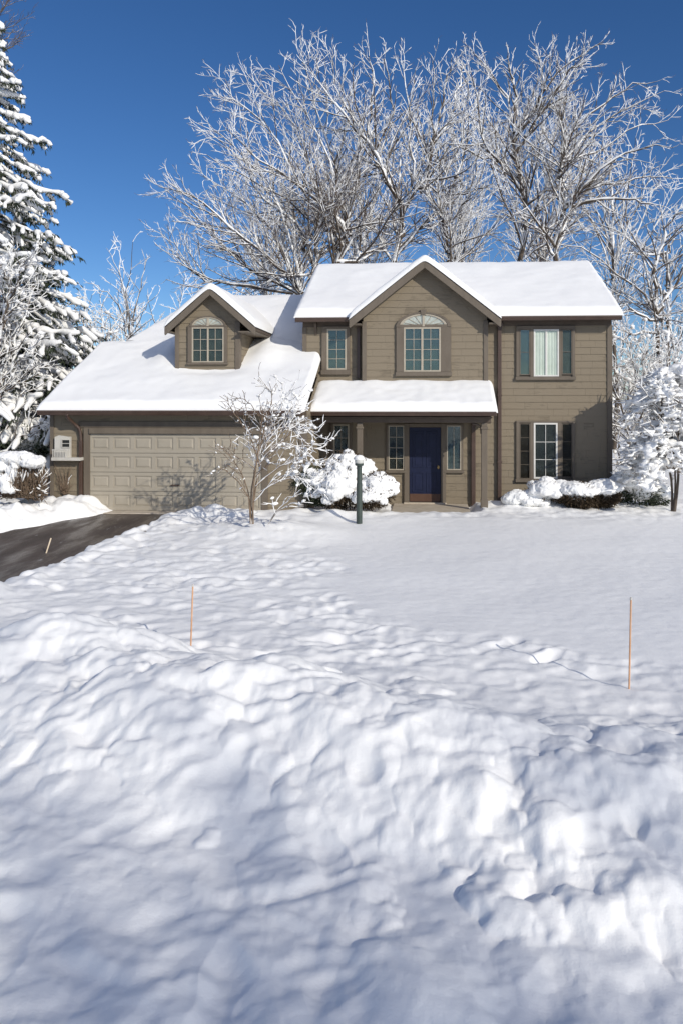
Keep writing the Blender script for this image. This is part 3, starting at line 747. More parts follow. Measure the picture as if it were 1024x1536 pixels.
# ---- windows
def rect(u0, v0, u1, v1, Y): 
    x0, x1 = px(u0, Y), px(u1, Y); um = (u0 + u1) / 2
    return x0, x1, pz(um, v1, Y), pz(um, v0, Y)
def frame_box(mb, x0, x1, z0, z1, w, ya, yb, wb=None):
    wb = wb or w
    mb.box(x0, x0 + w, ya, yb, z0, z1); mb.box(x1 - w, x1, ya, yb, z0, z1)
    mb.box(x0 + w, x1 - w, ya, yb, z1 - w, z1); mb.box(x0 + w, x1 - w, ya, yb, z0, z0 + wb)
def window(casing, lights, Y, sash=M['cream'], cw=None, label=None):
    """casing: pixel rect of the brown surround; lights: list of dicts(rect, cols, rows, kind)"""
    cx0, cx1, cz0, cz1 = rect(*casing, Y)
    mb = MB(); mb.box(cx0, cx1, Y - .026, Y - .0, cz0, cz1)
    L = [rect(*l['r'], Y) for l in lights]
    # casing boards: fill the surround as bars between the lights
    xs_ = sorted([(a, b) for a, b, _, _ in L]); edges = [cx0] + [e for ab in xs_ for e in ab] + [cx1]
    lz0 = min(l[2] for l in L); lz1 = max(l[3] for l in L)
    for k in range(0, len(edges), 2):
        if edges[k + 1] - edges[k] > .004: mb.box(edges[k], edges[k + 1] - .001, Y - .075, Y - .02, lz0, lz1)
    mb.box(cx0, cx1, Y - .079, Y - .02, lz1 + .001, cz1); mb.box(cx0 - .02, cx1 + .02, Y - .098, Y - .02, cz0, lz0 - .001)
    win = mb.build('window', M['trim'], house, bevel=.005)
    for l, (x0, x1, z0, z1) in zip(lights, L):
        w = l.get('w', .045)
        b = MB(); b.box(x0 + .002, x1 - .002, Y - .031, Y - .027, z0, z1); b.build('blind' if l.get('back') == 'blind' else 'room', M[l.get('back', 'interior')], win)
        if l.get('curtain'):
            n = 60; V = []; Q = []
            cxa, cxb = x0 + w + (x1 - x0) * l['curtain'][0], x0 + w + (x1 - x0 - 2 * w) * l['curtain'][1]
            for i in range(n):
                t = i / (n - 1); X = cxa + (cxb - cxa) * t
                dy = .006 * math.sin(t * 46) + .003 * math.sin(t * 17 + 1)
                V += [(X, Y - .041 + dy, z0 + w), (X, Y - .041 + dy * .6, z1 - w)]
            Q = [(2 * i, 2 * i + 2, 2 * i + 3, 2 * i + 1) for i in range(n - 1)]
            np_mesh('curtain', V, Q, M['curtain'], win)
        s = MB(); frame_box(s, x0 + .003, x1 - .003, z0 + .003, z1 - .003, w, Y - .072, Y - .032)
        c, r = l.get('cols', 1), l.get('rows', 1); nl = l.get('leaves', 1)
        ix0, ix1, iz0, iz1 = x0 + w, x1 - w, z0 + w, z1 - w
        for q in range(1, nl):
            xm = ix0 + (ix1 - ix0) * q / nl; s.box(xm - w * .62, xm + w * .62, Y - .071, Y - .033, iz0, iz1)
        mw = l.get('mw', .0075)
        for k in range(1, c * nl):
            if k % c == 0: continue
            xm = ix0 + (ix1 - ix0) * k / (c * nl); s.box(xm - mw, xm + mw, Y - .060, Y - .046, iz0, iz1)
        for k in range(1, r):
            zz = iz0 + (iz1 - iz0) * k / r; s.box(ix0, ix1, Y - .0585, Y - .0475, zz - mw, zz + mw)
        s.build('sash', l.get('sash', sash), win, bevel=.003)
        g_ = MB(); g_.box(x0 + w * .6, x1 - w * .6, Y - .054, Y - .051, z0 + w * .6, z1 - w * .6); g_.build('pane', M[l.get('glass', 'glass')], win)
    return win
def fanlight(win, uc, half_u, vb, vt, Y, key=True):
    xc = px(uc, Y); a = px(uc + half_u, Y) - xc; zb = pz(uc, vb, Y); b = pz(uc, vt, Y) - zb
    n = 24; th = [math.pi * i / n for i in range(n + 1)]
    arc = lambda s, y: [(xc + a * s * math.cos(t), y, zb + b * s * math.sin(t)) for t in th]
    g_ = MB(); g_.prism(arc(.93, Y - .052), (0, .02, 0)); g_.build('fanlight', M['fan'], win)
    s = MB(); A, B = arc(1.0, Y - .076), arc(.88, Y - .076)
    for i in range(n): s.prism([A[i], A[i + 1], B[i + 1], B[i]], (0, .05, 0))
    for k in (1, 2, 3, 5, 6, 7):
        t = math.pi * k / 8; s.beam((xc + a * .1 * math.cos(t), Y - .06, zb + .02), (xc + a * .9 * math.cos(t), Y - .06, zb + b * .9 * math.sin(t)), .014, .014, (0, 1, 0))
    s.box(xc - .03, xc + .03, Y - .082, Y - .03, zb + .01, zb + b * .86)
    s.build('fan_frame', M['cream'], win, bevel=.003)
    c = MB(); A, B = arc(1.14, Y - .09), arc(1.005, Y - .09)
    for i in range(n): c.prism([A[i], A[i + 1], B[i + 1], B[i]], (0, .08, 0))
    if key: c.prism([(xc - .055, Y - .105, zb + b * .90), (xc + .055, Y - .105, zb + b * .90), (xc + .085, Y - .105, zb + b * 1.32), (xc - .085, Y - .105, zb + b * 1.32)], (0, .1, 0))
    c.build('arch_casing', M['trim'], win, bevel=.004)

window((483, 490, 525, 562), [dict(r=(490.5, 493.5, 520, 555), cols=2, rows=4, back='blind', glass='glass_hi')], YM)
wb_ = window((594, 487, 676, 564), [dict(r=(605, 491, 660.5, 558), cols=2, rows=4, leaves=2, glass='glass_hi', back='blind')], YB)
fanlight(wb_, 634.5, 36, 490.5, 471, YB)
window((773, 489, 861, 570), [dict(r=(778, 494, 794, 563), rows=2, w=.025, back='blind', glass='glass_hi', sash=M['trim']),
                              dict(r=(799, 494, 837, 565), leaves=2, w=.04, curtain=(.0, 1.0), back='curtain', glass='glass', sash=M['white_sash']),
                              dict(r=(841, 494, 857, 562), rows=2, w=.025, glass='glass', back='blind', sash=M['trim'])], YM)
window((773, 631, 861, 723), [dict(r=(778, 635, 794, 718), rows=4, w=.02, mw=.006, sash=M['trim'], glass='glass_dark'),
                              dict(r=(799, 634, 835, 718), leaves=1, cols=2, rows=3, w=.045, sash=M['white_sash']),
                              dict(r=(841, 635, 857, 716), rows=3, w=.02, mw=.006, sash=M['trim'], glass='glass_dark')], YM)
wd_ = window((283, 488, 342, 547), [dict(r=(289, 491, 337, 544), cols=2, rows=3, leaves=2, back='blind', w=.035)], YDW)
fanlight(wd_, 313, 24, 490, 476, YDW, key=False)
window((496, 632, 528, 700), [dict(r=(500, 636, 524, 696), cols=2, rows=3, back='blind')], YM)
window((579, 636, 609, 709), [dict(r=(582, 638, 606, 705), cols=2, rows=4, w=.03)], YM)
window((666, 636, 694, 709), [dict(r=(669, 638, 691, 705), cols=2, rows=1, w=.03, glass='glass_hi', back='blind')], YM)

# ---- front door
x0, x1, z0, z1 = rect(613.5, 641, 660.5, 752.5, YM)
mb = MB(); mb.box(x0, x1, YM - .05, YM - .028, z0, z1)
bw = x1 - x0
for (a, b, c, d_) in ((.10, .46, .46, .95), (.54, .90, .46, .95), (.10, .46, .13, .40), (.54, .90, .13, .40)):
    xa, xb2, za, zb2 = x0 + bw * a, x0 + bw * b, z0 + (z1 - z0) * c, z0 + (z1 - z0) * d_
    frame_box(mb, xa, xb2, za, zb2, .03, YM - .062, YM - .049)
    mb.box(xa + .07, xb2 - .07, YM - .058, YM - .049, za + .07, zb2 - .07)
door = mb.build('door', M['navy'], house, bevel=.006)
mb = MB(); mb.box(x0 + .01, x1 - .01, YM - .066, YM - .049, z0 + .01, z0 + .22); mb.build('kick_plate', M['kick'], door, bevel=.004)
mb = MB(); mb.lathe((x1 - .07, YM - .09, z0 + .95), [(.0, -.03), (.028, -.02), (.032, 0), (.028, .02), (0, .03)], 14); mb.box(x1 - .09, x1 - .05, YM - .08, YM - .049, z0 + .9, z0 + 1.0)
mb.build('handle', M['brass'], door, smooth=True)
mb = MB()
mb.box(x0 - .14, x0 - .004, YM - .09, YM, z0 - .1, z1 + .1); mb.box(x1 + .004, x1 + .14, YM - .09, YM, z0 - .1, z1 + .1); mb.box(x0 - .003, x1 + .003, YM - .088, YM, z1 + .004, z1 + .1)
mb.build('door_casing', M['trim'], house, bevel=.006)
mb = MB(); mb.box(x0 - .15, x1 + .15, YM - .16, YM - .02, z0 - .12, z0 - .01); mb.build('door_sill', M['concrete'], house, bevel=.008)

# ---- porch: beam, posts, slab
PY = 19.88
mb = MB(); mb.box(PXL + .12, PXR - .12, PY - .07, PY + .07, 2.32, 2.50)
mb.box(PXL + .12, PXL + .24, PY + .071, YM - .03, 2.30, 2.44); mb.box(PXR - .24, PXR - .12, PY + .071, YM - .03, 2.30, 2.44)
mb.build('porch_beam', M['trim_dark'], house, bevel=.008)
for uu in (539.5, 725.5):
    xp = px(uu, PY); mb = MB(); zb = gz(xp, PY) - .15
    mb.box(xp - .075, xp + .075, PY - .075, PY + .075, zb, 2.318)
    mb.box(xp - .095, xp + .095, PY - .095, PY + .095, 2.16, 2.22); mb.box(xp - .09, xp + .09, PY - .09, PY + .09, zb, zb + .35)
    mb.build('porch_post', M['trim'], house, bevel=.01)
xp = px(725.5, PY)
mb = MB(); mb.tube(catmull([(xp - .30, PY, 2.30), (xp - .17, PY, 2.27), (xp - .09, PY, 2.19), (xp - .075, PY, 2.04)], 12), .025, 8); mb.build('bracket', M['trim_dark'], house, smooth=True)
mb = MB(); mb.box(px(588, 20.4), px(704, 20.0), 19.35, YM - .03, -.2, .085); mb.build('porch_slab', M['concrete'], house, bevel=.02)

# ---- garage door
x0, x1, z0, z1 = rect(137, 651, 393, 766, YGW)
mb = MB(); GY = YGW
mb.box(x0, x1, GY - .030, GY - .026, z0, z1)
rows = 4; cols = 8; rh = (z1 - z0) / rows; cwid = (x1 - x0) / cols
for r in range(rows):
    za, zb2 = z0 + r * rh + .006, z0 + (r + 1) * rh - .006
    hz = .085; 
    mb.box(x0, x1, GY - .050, GY - .0295, za, za + hz); mb.box(x0, x1, GY - .050, GY - .0295, zb2 - hz, zb2)
    for c in range(cols + 1):
        xc = x0 + c * cwid; a, b = max(x0, xc - .055), min(x1, xc + .055)
        mb.box(a, b, GY - .0495, GY - .0295, za + hz, zb2 - hz)
    for c in range(cols):
        xa, xb2 = x0 + c * cwid + .055 + .03, x0 + (c + 1) * cwid - .055 - .03
        zc, zd = za + hz + .03, zb2 - hz - .03
        b = len(mb.v); i0 = .035
        vs = [(xa, GY - .031, zc), (xb2, GY - .031, zc), (xb2, GY - .031, zd), (xa, GY - .031, zd), (xa + i0, GY - .046, zc + i0), (xb2 - i0, GY - .046, zc + i0), (xb2 - i0, GY - .046, zd - i0), (xa + i0, GY - .046, zd - i0)]
        mb.add(vs, [(4, 5, 6, 7), (0, 1, 5, 4), (1, 2, 6, 5), (2, 3, 7, 6), (3, 0, 4, 7)])
gd = mb.build('garage_door', M['garage'], house, bevel=.004)
mb = MB(); xm = (x0 + x1) / 2; mb.box(xm - .10, xm + .10, GY - .085, GY - .07, z0 + .62, z0 + .65); mb.box(xm - .10, xm - .08, GY - .07, GY - .05, z0 + .62, z0 + .65); mb.box(xm + .08, xm + .10, GY - .07, GY - .05, z0 + .62, z0 + .65)
mb.build('handle', M['gutter'], gd)
mb = MB()
mb.box(x0 - .16, x0 - .004, GY - .075, GY - .0, -.05, z1 + .15); mb.box(x1 + .004, x1 + .16, GY - .075, GY, -.05, z1 + .15); mb.box(x0 - .003, x1 + .003, GY - .12, GY, z1 + .006, z1 + .15)
mb.box(x0 - .30, GXR - .17, GY - .05, GY - .0, z1 + .155, z1 + .31)
mb.build('garage_casing', M['trim'], house, bevel=.006)
mb = MB(); mb.box(GXL + .3, x1 + .3, 18.30, YGW - .005, -.2, .165); mb.build('garage_apron', M['concrete'], house, bevel=.015)

# white wall box beside the garage door
Yw = YGW - .024
bxr = rect(85, 655, 108, 688, Yw); bb = rect(84, 685.5, 127, 690, Yw)
wbx = thing('wall_box', ((bxr[0] + bxr[1]) / 2, Yw, bb[2]), 'white wall box with a tiny dark window and railing left of the garage door', 'wall box')
x0, x1, z0, z1 = bxr
mb = MB(); mb.box(x0, x1, Yw - .10, Yw, z0, z1); mb.prism([(x0, Yw - .10, z1), (x1, Yw - .10, z1), (x0 + .10, Yw - .10, z1 + .035)], (0, .1, 0))
mb.build('body', M['white_paint'], wbx, bevel=.006)
mb = MB(); mb.box(bb[0], bb[1], Yw - .24, Yw, bb[2], bb[3]); mb.build('shelf', M['white_paint'], wbx, bevel=.006)
mb = MB(); xa = px(97, Yw)
mb.box(xa, xa + .185, Yw - .112, Yw - .099, z0 + .30, z0 + .47); mb.build('window', M['interior'], wbx, bevel=.003)
mb = MB(); frame_box(mb, xa - .02, xa + .205, z0 + .28, z0 + .49, .02, Yw - .125, Yw - .099); mb.box(xa, xa + .185, Yw - .12, Yw - .099, z0 + .378, z0 + .392); mb.build('window_frame', M['white_paint'], wbx, bevel=.003)
mb = MB(); zt = z0 + .22
for k in range(10): 
    xk = x0 + .02 + k * (x1 - x0 - .04) / 9; mb.box(xk - .008, xk + .008, Yw - .228, Yw - .212, bb[3] - .002, zt)
mb.box(x0, x1, Yw - .232, Yw - .208, zt + .001, zt + .025); mb.build('railing', M['white_paint'], wbx, bevel=.002)
mb = MB(); xk = px(124, Yw)
mb.prism([(xk - .08, Yw - .06, z0 + .48), (xk + .02, Yw - .06, z0 + .30), (xk + .04, Yw - .06, z0 + .02), (xk - .06, Yw - .06, z0 + .15)], (0, .03, 0)); mb.build('side_panel', M['trim'], wbx, bevel=.004)

# ------------------------------------------------------------------ small free-standing things
def lamp_post():
    Y = 17.3; x = px(538.5, Y); zb = gz(x, Y) - .15
    zt = pz(538.5, 695, Y)
    t = thing('lamp_post', (x, Y, zb), 'dark green lamp post with a cap of snow in front of the porch', 'lamp post')
    mb = MB(); mb.lathe((x, Y, 0), [(.068, zb), (.066, zt - .45), (.058, zt - .44), (.058, zt - .02), (.0, zt - .02)], 18); mb.build('pole', M['post'], t, smooth=False)
    mb = MB(); mb.lathe((x, Y, 0), [(.05, zt - .06), (.095, zt - .05), (.10, zt - .02), (.10, zt), (0, zt)], 20); mb.build('collar', M['post'], t)
    mb = MB(); mb.lathe((x, Y, 0), [(.09, zt + .001), (.10, zt + .02), (.105, zt + .06), (.09, zt + .085), (0, zt + .09)], 20); mb.build('lantern', M['lamp_glass'], t, smooth=True)
    mb = MB(); mb.lathe((x, Y, 0), [(.100, zt + .075), (.118, zt + .09), (.12, zt + .115), (.10, zt + .155), (.06, zt + .18), (0, zt + .19)], 20); mb.build('snow', M['snow'], t, smooth=True)
lamp_post()

def stake(u0, v0, u1, v1, Y, label, mat, r=.0095, cap=True, lean=0):
    a = at(u1, v1, Y); b = at(u0, v0, Y + lean)
    d = (b - a) / np.linalg.norm(b - a); a2 = a - d * .25
    t = thing('marker_stake', a2, label, 'stake', 'marker stakes in the snow')
    mb = MB(); mb.tube([a2, b], r, 8); mb.build('rod', mat, t)
    if cap:
        mb = MB(); mb.tube([b - d * .005, b + d * .02], [r * 1.5, r * 1.1], 8); mb.build('tip', M['white_paint'], t)
stake(289.6, 879, 286, 984, 8.75, 'thin tan marker stake at the left, behind the ploughed snowbank', M['stake'])
stake(945.5, 899, 943, 1021, 8.05, 'thin tan marker stake at the right edge of the smooth lawn', M['stake'])
stake(77, 807, 67, 838, 14.1, 'short pale stick leaning on the dark driveway', M['stake_pale'], .013, False, .1)

# ------------------------------------------------------------------ vegetation helpers
def rnd_perp(t):
    v = rng.normal(size=3); v -= t * v.dot(t); return v / (np.linalg.norm(v) + 1e-9)
class Plant:
    def __init__(s): s.wood = Tubes(); s.twig = Tubes(); s.snow = Tubes()
    def put(s, pts, r, snow=1.0, twig=False):
        (s.twig if twig else s.wood).add(pts, r)
        if snow > 0:
            q = pts.copy(); rs = np.maximum(r * .93, s.smin) * snow
            q[:, 2] += r * .26 + rs * .22; q[:, 1] -= r * .12
            rs = rs * (1 + .35 * rng.uniform(-1, 1, len(rs))); rs[-1] *= .5
            s.snow.add(q, rs)
    smin = .016
    def clot(s, c, q):
        d = rng.normal(size=3); d[2] *= .35; d /= np.linalg.norm(d); L = q * rng.uniform(1.0, 1.9)
        P = np.array(c)[None] + d[None] * (np.array([-1, -.85, -.4, .1, .55, .88, 1.0]) * L)[:, None]; P[:, 2] += q * .4
        s.snow.add(P, np.array([.05, .5, .9, 1.0, .85, .5, .05]) * q * .85)
    def grow(s, p, d, L, r, lev, maxlev, up=.05, jit=.12, dens=(2.2, 3.0, 4.0), ang=(.45, .9), lenf=.5, snow=1.0, bare=True):
        n = int(np.clip(3 + L / .35, 4, 9)); step = L / (n - 1)
        pts = [np.array(p, float)]; dd = np.array(d, float); dd /= np.linalg.norm(dd); dirs = [dd]
        for i in range(n - 1):
            dd = dd + rng.normal(size=3) * jit + np.array([0, 0, up]); dd /= np.linalg.norm(dd)
            pts.append(pts[-1] + dd * step); dirs.append(dd)
        pts = np.array(pts); rr = np.linspace(r, max(r * .35, .005), n)
        last = lev >= maxlev
        s.put(pts, rr, (0 if rng.random() < .62 else snow * .62) if (last and bare) else snow, twig=last)
        if not last: s.children(pts, dirs, L, rr, lev, maxlev, up, jit, dens, ang, lenf, snow, bare, t0=.15)
    def children(s, pts, dirs, L, rr, lev, maxlev, up, jit, dens, ang, lenf, snow, bare, t0=.2):
        n = len(pts); cnt = max(1, int(L * dens[min(lev, len(dens) - 1)] * rng.uniform(.85, 1.15)))
        for k in range(cnt):
            t = t0 + (1 - t0) * (k + rng.random()) / cnt; f = t * (n - 1); i = min(int(f), n - 2)
            p = pts[i] + (pts[i + 1] - pts[i]) * (f - i); tg = dirs[i] / (np.linalg.norm(dirs[i]) + 1e-9)
            a = rng.uniform(*ang); d = tg * math.cos(a) + rnd_perp(tg) * math.sin(a)
            cl = L * lenf * (1.05 - .72 * t) * rng.uniform(.6, 1.15)
            s.grow(p, d, max(cl, .22), max(rr[i] * .55, .0055), lev + 1, maxlev, up, jit, dens, ang, lenf, snow, bare)
    def limb(s, P, r0, r1, maxlev=3, n=14, t0=.2, up=.03, dens=(2.9, 3.6, 5.0), ang=(.35, .95), lenf=.46, snow=1.0, jit=.12, bare=True, wig=.06):
        pts = catmull(P, n); pts[1:-1] += rng.normal(size=(n - 2, 3)) * wig
        L = np.linalg.norm(np.diff(pts, axis=0), axis=1).sum(); rr = np.linspace(r0, r1, n)
        s.put(pts, rr, snow)
        dirs = list(np.gradient(pts, axis=0))
        s.children(pts, dirs, L, rr, 0, maxlev, up, jit, dens, ang, lenf, snow, bare, t0)
        return pts
    def finish(s, name, loc, label, cat, group=None, barkm=None, twigm=None, ks=5):
        t = thing(name, loc, label, cat, group)
        s.wood.build('trunk', barkm or M['bark'], t, 6)
        s.twig.build('crown', twigm or M['twig'], t, 3)
        s.snow.build('snow', M['snow'], t, ks)
        return t

def pl(P, Y0, Y1):
    n = len(P); return np.array([at(u, v, Y0 + (Y1 - Y0) * i / (n - 1)) for i, (u, v) in enumerate(P)])
def ground_root(u, Y): x = px(u, Y); return np.array([x, Y, gz(x, Y) - .2])

GRP = 'bare snowy trees behind the house'
def big_tree(label, base_u, base_v, Y, limbs, rt=.24, seed=0, kw={}):
    global rng
    rng = np.random.default_rng(seed)
    p = Plant(); p.smin = .0108 * max(1, Y / 33) ** 1.5
    root = ground_root(base_u, Y); top = at(base_u, base_v + 34, Y)
    rt = max(L[2] for L in limbs) * .76
    tr = catmull([root, (root + top) / 2 + np.array([.15, 0, 0]), top], 10); p.wood.add(tr, np.linspace(rt * 1.5, rt, 10))
    have = list(tr)
    for L in limbs:
        P, y1, r0 = L[:3]; k = dict(kw); k.update(L[3] if len(L) > 3 else {})
        W = pl(P, Y, y1); H_ = np.array(have); ok = H_[H_[:, 2] < W[0, 2] - .2]
        if len(ok):
            dd = np.linalg.norm(ok - W[0], axis=1) + .6 * np.abs(ok[:, 0] - W[0, 0]); a = ok[dd.argmin()]
            if np.linalg.norm(H_ - W[0], axis=1).min() > .15: W = np.vstack([a, (a + W[0]) / 2 + np.array([0, 0, -.1]), W])
        have += list(p.limb(W, r0 * .74, .012, **k))
    return p.finish('bare_tree', root, label, 'tree', GRP)

UPK = dict(up=.05)
big_tree('snowy bare tree whose limbs sweep low to the left between garage and house roofs', 448, 430, 32.5, [
    ([(448, 430), (404, 387), (357, 348), (325, 317), (282, 290), (238, 280)], 30.5, .15, dict(up=.07)),
    ([(446, 436), (388, 412), (349, 379), (310, 344), (279, 309), (240, 276)], 34.5, .14, dict(up=.06)),
    ([(440, 440), (340, 425), (298, 414), (263, 383), (246, 352)], 33.5, .10, dict(up=.06)),
    ([(448, 430), (420, 360), (395, 330), (352, 290), (300, 262)], 35.5, .11, dict(up=.06)),
    ([(450, 428), (425, 330), (400, 268), (352, 222), (322, 196)], 31.0, .11, dict(up=.07)),
], seed=11)
tb = big_tree('tall snowy bare tree with fanned ascending limbs behind the left end of the roof', 500, 400, 33.5, [
    ([(466, 391), (454, 360), (439, 329), (392, 293), (365, 240), (318, 200)], 32, .15),
    ([(500, 400), (521, 344), (470, 297), (431, 262), (384, 239), (336, 190)], 31, .17),
    ([(500, 400), (521, 344), (505, 290), (490, 231), (454, 165), (418, 98)], 34.5, .17),
    ([(540, 386), (521, 330), (512, 262), (480, 190), (470, 130), (450, 84)], 35.5, .14),
    ([(474, 380), (474, 309), (462, 240), (428, 170), (370, 110)], 36, .13),
    ([(480, 330), (440, 262), (400, 190), (352, 150), (338, 118)], 35, .10),
    ([(521, 344), (532, 280), (540, 200), (505, 135), (498, 84)], 33, .11),
    ([(474, 340), (430, 300), (360, 262), (310, 232)], 31, .09),
], seed=12)
tc = big_tree('tall snowy bare tree with a low fork just left of the front gable', 588, 385, 34, [
    ([(588, 385), (605, 317), (571, 254), (548, 211), (517, 176), (490, 141), (462, 96)], 33, .20),
    ([(571, 254), (550, 205), (556, 157), (560, 108), (552, 75)], 35, .13),
    ([(605, 317), (637, 276), (687, 258), (716, 232)], 32, .15),
    ([(637, 276), (644, 240), (641, 204), (650, 136), (646, 84)], 34.5, .13),
    ([(640, 240), (620, 180), (606, 120), (600, 92)], 36, .10),
    ([(641, 230), (672, 180), (690, 120), (700, 96)], 35.5, .09),
    ([(560, 234), (590, 170), (582, 118), (575, 88)], 32.5, .10),
    ([(595, 350), (560, 320), (540, 290), (528, 250)], 36, .08),
    ([(644, 254), (656, 190), (668, 130), (676, 88)], 33, .09), ([(687, 258), (704, 200), (700, 140), (690, 100)], 33.5, .08), ([(605, 317), (622, 270), (612, 200), (622, 120)], 33, .09),
    ([(637, 276), (680, 290), (720, 285), (745, 262)], 31.5, .07),
], seed=13)
big_tree('slim snowy bare tree rising behind the right slope of the front gable', 675, 388, 33, [
    ([(675, 388), (660, 317), (668, 262), (690, 215), (690, 160)], 34, .12),
    ([(668, 340), (700, 300), (712, 250), (728, 205)], 31.5, .09),
    ([(664, 320), (640, 300), (622, 262), (618, 220)], 35, .09),
    ([(672, 370), (720, 350), (752, 318), (760, 285)], 32, .08),
], rt=.15, seed=14)
td = big_tree('tallest snowy bare tree with an upright dark trunk above the right half of the roof', 782, 383, 34.5, [
    ([(782, 383), (786, 299), (773, 254), (771, 199), (809, 150), (812, 112), (806, 86)], 35, .20),
    ([(786, 299), (773, 272), (741, 236), (719, 199), (712, 150), (702, 96)], 33, .15),
    ([(771, 199), (759, 150), (728, 100), (694, 62)], 36, .12),
    ([(773, 230), (800, 190), (850, 110), (878, 92)], 33, .12),
    ([(809, 145), (850, 98), (890, 70), (905, 62)], 34, .09),
    ([(786, 310), (815, 280), (828, 220), (840, 150), (848, 92)], 37, .11),
    ([(771, 199), (772, 140), (766, 110), (760, 84)], 33, .10),
    ([(741, 236), (690, 220), (676, 180), (668, 130)], 34.5, .08),
], seed=15)
te = big_tree('broad snowy bare tree whose branches arch out to the right edge of the photo', 832, 372, 33, [
    ([(832, 372), (848, 308), (841, 254), (845, 199), (838, 136), (872, 88)], 34.5, .18),
    ([(848, 308), (873, 281), (913, 245), (954, 222), (1008, 222)], 31.5, .15, dict(up=.0)),
    ([(841, 254), (877, 199), (930, 165), (996, 136)], 35, .12, dict(up=.03)),
    ([(845, 210), (900, 160), (940, 130), (985, 122)], 33, .10, dict(up=.04)),
    ([(873, 281), (930, 275), (976, 262), (1008, 268)], 34, .10, dict(up=-.02)),
    ([(848, 308), (900, 300), (950, 300), (996, 310)], 32, .11, dict(up=-.03)),
    ([(843, 240), (890, 230), (950, 190), (1002, 180)], 36, .10, dict(up=.02)),
    ([(838, 345), (800, 340), (760, 330), (735, 318)], 34, .08, dict(up=.03)),
], seed=16)
big_tree('snowy bare tree with drooping twigs beside the right end of the roof', 985, 470, 31, [
    ([(985, 470), (950, 430), (886, 380), (836, 366)], 30, .11, dict(up=-.02)),
    ([(985, 470), (960, 380), (930, 345), (880, 330)], 32.5, .10, dict(up=-.02)),
    ([(985, 470), (985, 390), (1000, 335), (1040, 305)], 30, .12, dict(up=.0)),
    ([(985, 470), (1010, 430), (1050, 380), (1090, 360)], 31, .10),
    ([(985, 480), (940, 470), (900, 455), (870, 430)], 29.5, .08, dict(up=-.03)),
    ([(985, 500), (940, 505), (905, 515), (880, 535)], 29.0, .07, dict(up=-.03)),
    ([(988, 430), (970, 390), (945, 360), (925, 325)], 31.5, .08, dict(up=.02)),
    ([(985, 540), (1015, 510), (1040, 470)], 30, .08),
    ([(985, 580), (950, 570), (915, 580)], 29.2, .07, dict(up=-.02)),
    ([(985, 620), (950, 620), (920, 640)], 29.2, .07, dict(up=-.02)),
    ([(985, 600), (1015, 590), (1045, 570)], 30, .07),
], rt=.17, seed=17)
big_tree('small distant snowy bare tree standing alone beyond the garage roof', 192, 500, 50, [
    ([(192, 500), (194, 470), (186, 430), (172, 395), (160, 372)], 51, .12, dict(dens=(1.2, 1.6, 2.0))),
    ([(192, 500), (190, 460), (196, 410), (200, 360)], 49, .12, dict(dens=(1.2, 1.6, 2.0))),
    ([(198, 500), (206, 450), (215, 410), (226, 385)], 50, .12, dict(dens=(1.2, 1.6, 2.0))),
    ([(190, 480), (172, 450), (150, 432), (132, 425)], 50, .10, dict(dens=(1.2, 1.6, 2.0))),
    ([(203, 480), (222, 455), (238, 440)], 50, .09, dict(dens=(1.2, 1.6, 2.0))),
    ([(190, 460), (180, 420), (180, 385), (182, 362)], 52, .09, dict(dens=(1.2, 1.6, 2.0))),
], rt=.16, seed=18)

DG = 'distant bare trees beyond the backyard'
def back_tree(label, u, vtop, Y, seed, spread=70, n=11):
    r = np.random.default_rng(seed); L = []
    for k in range(n):
        a = (k + .5) / n * 2 - 1 + r.uniform(-.1, .1); e = spread * a; vt = vtop + 70 * abs(a) ** 1.6 + r.uniform(-12, 12); vb = 470 - 90 * r.random()
        L.append(([(u, vb), (u + e * .35, vb + (vt - vb) * .4), (u + e * .8, vb + (vt - vb) * .75), (u + e, vt)], Y + r.uniform(-2.5, 2.5), .13 if k == n // 2 else .09, dict(dens=(1.7, 1.9, 1.5))))
    L.sort(key=lambda l: -l[0][0][1])
    global GRP
    g0 = GRP; GRP = DG; big_tree(label, u, 480, Y, L, seed=seed); GRP = g0
back_tree('hazy bare tree between the two limbs low over the garage roof', 400, 225, 44, 201, 95)
back_tree('hazy bare tree filling the gap left of the forked tree', 545, 165, 43, 202, 90)
back_tree('hazy bare tree low behind the ridge right of the front gable', 690, 150, 45, 203, 85)
back_tree('hazy bare tree behind the dark upright trunk', 815, 150, 44, 204, 90)
back_tree('hazy bare tree at the far right beyond the roof end', 920, 205, 42, 205, 95)
back_tree('hazy bare tree low in the right corner beyond the house wall', 1000, 330, 40, 206, 80)

# tree tops in the upper left corner: a taller bare tree behind the spruce
big_tree('bare reddish tree top peeking out above the tall spruce', -50, 200, 30, [
    ([(-50, 200), (-40, 120), (-15, 50), (10, 10), (22, -20)], 30, .10, dict(snow=.0)),
    ([(-48, 160), (-20, 90), (5, 60), (22, 45)], 31, .07, dict(snow=.3)),
    ([(-48, 180), (-20, 130), (10, 75), (30, 62)], 30, .07, dict(snow=.3)),
], rt=.14, seed=19)

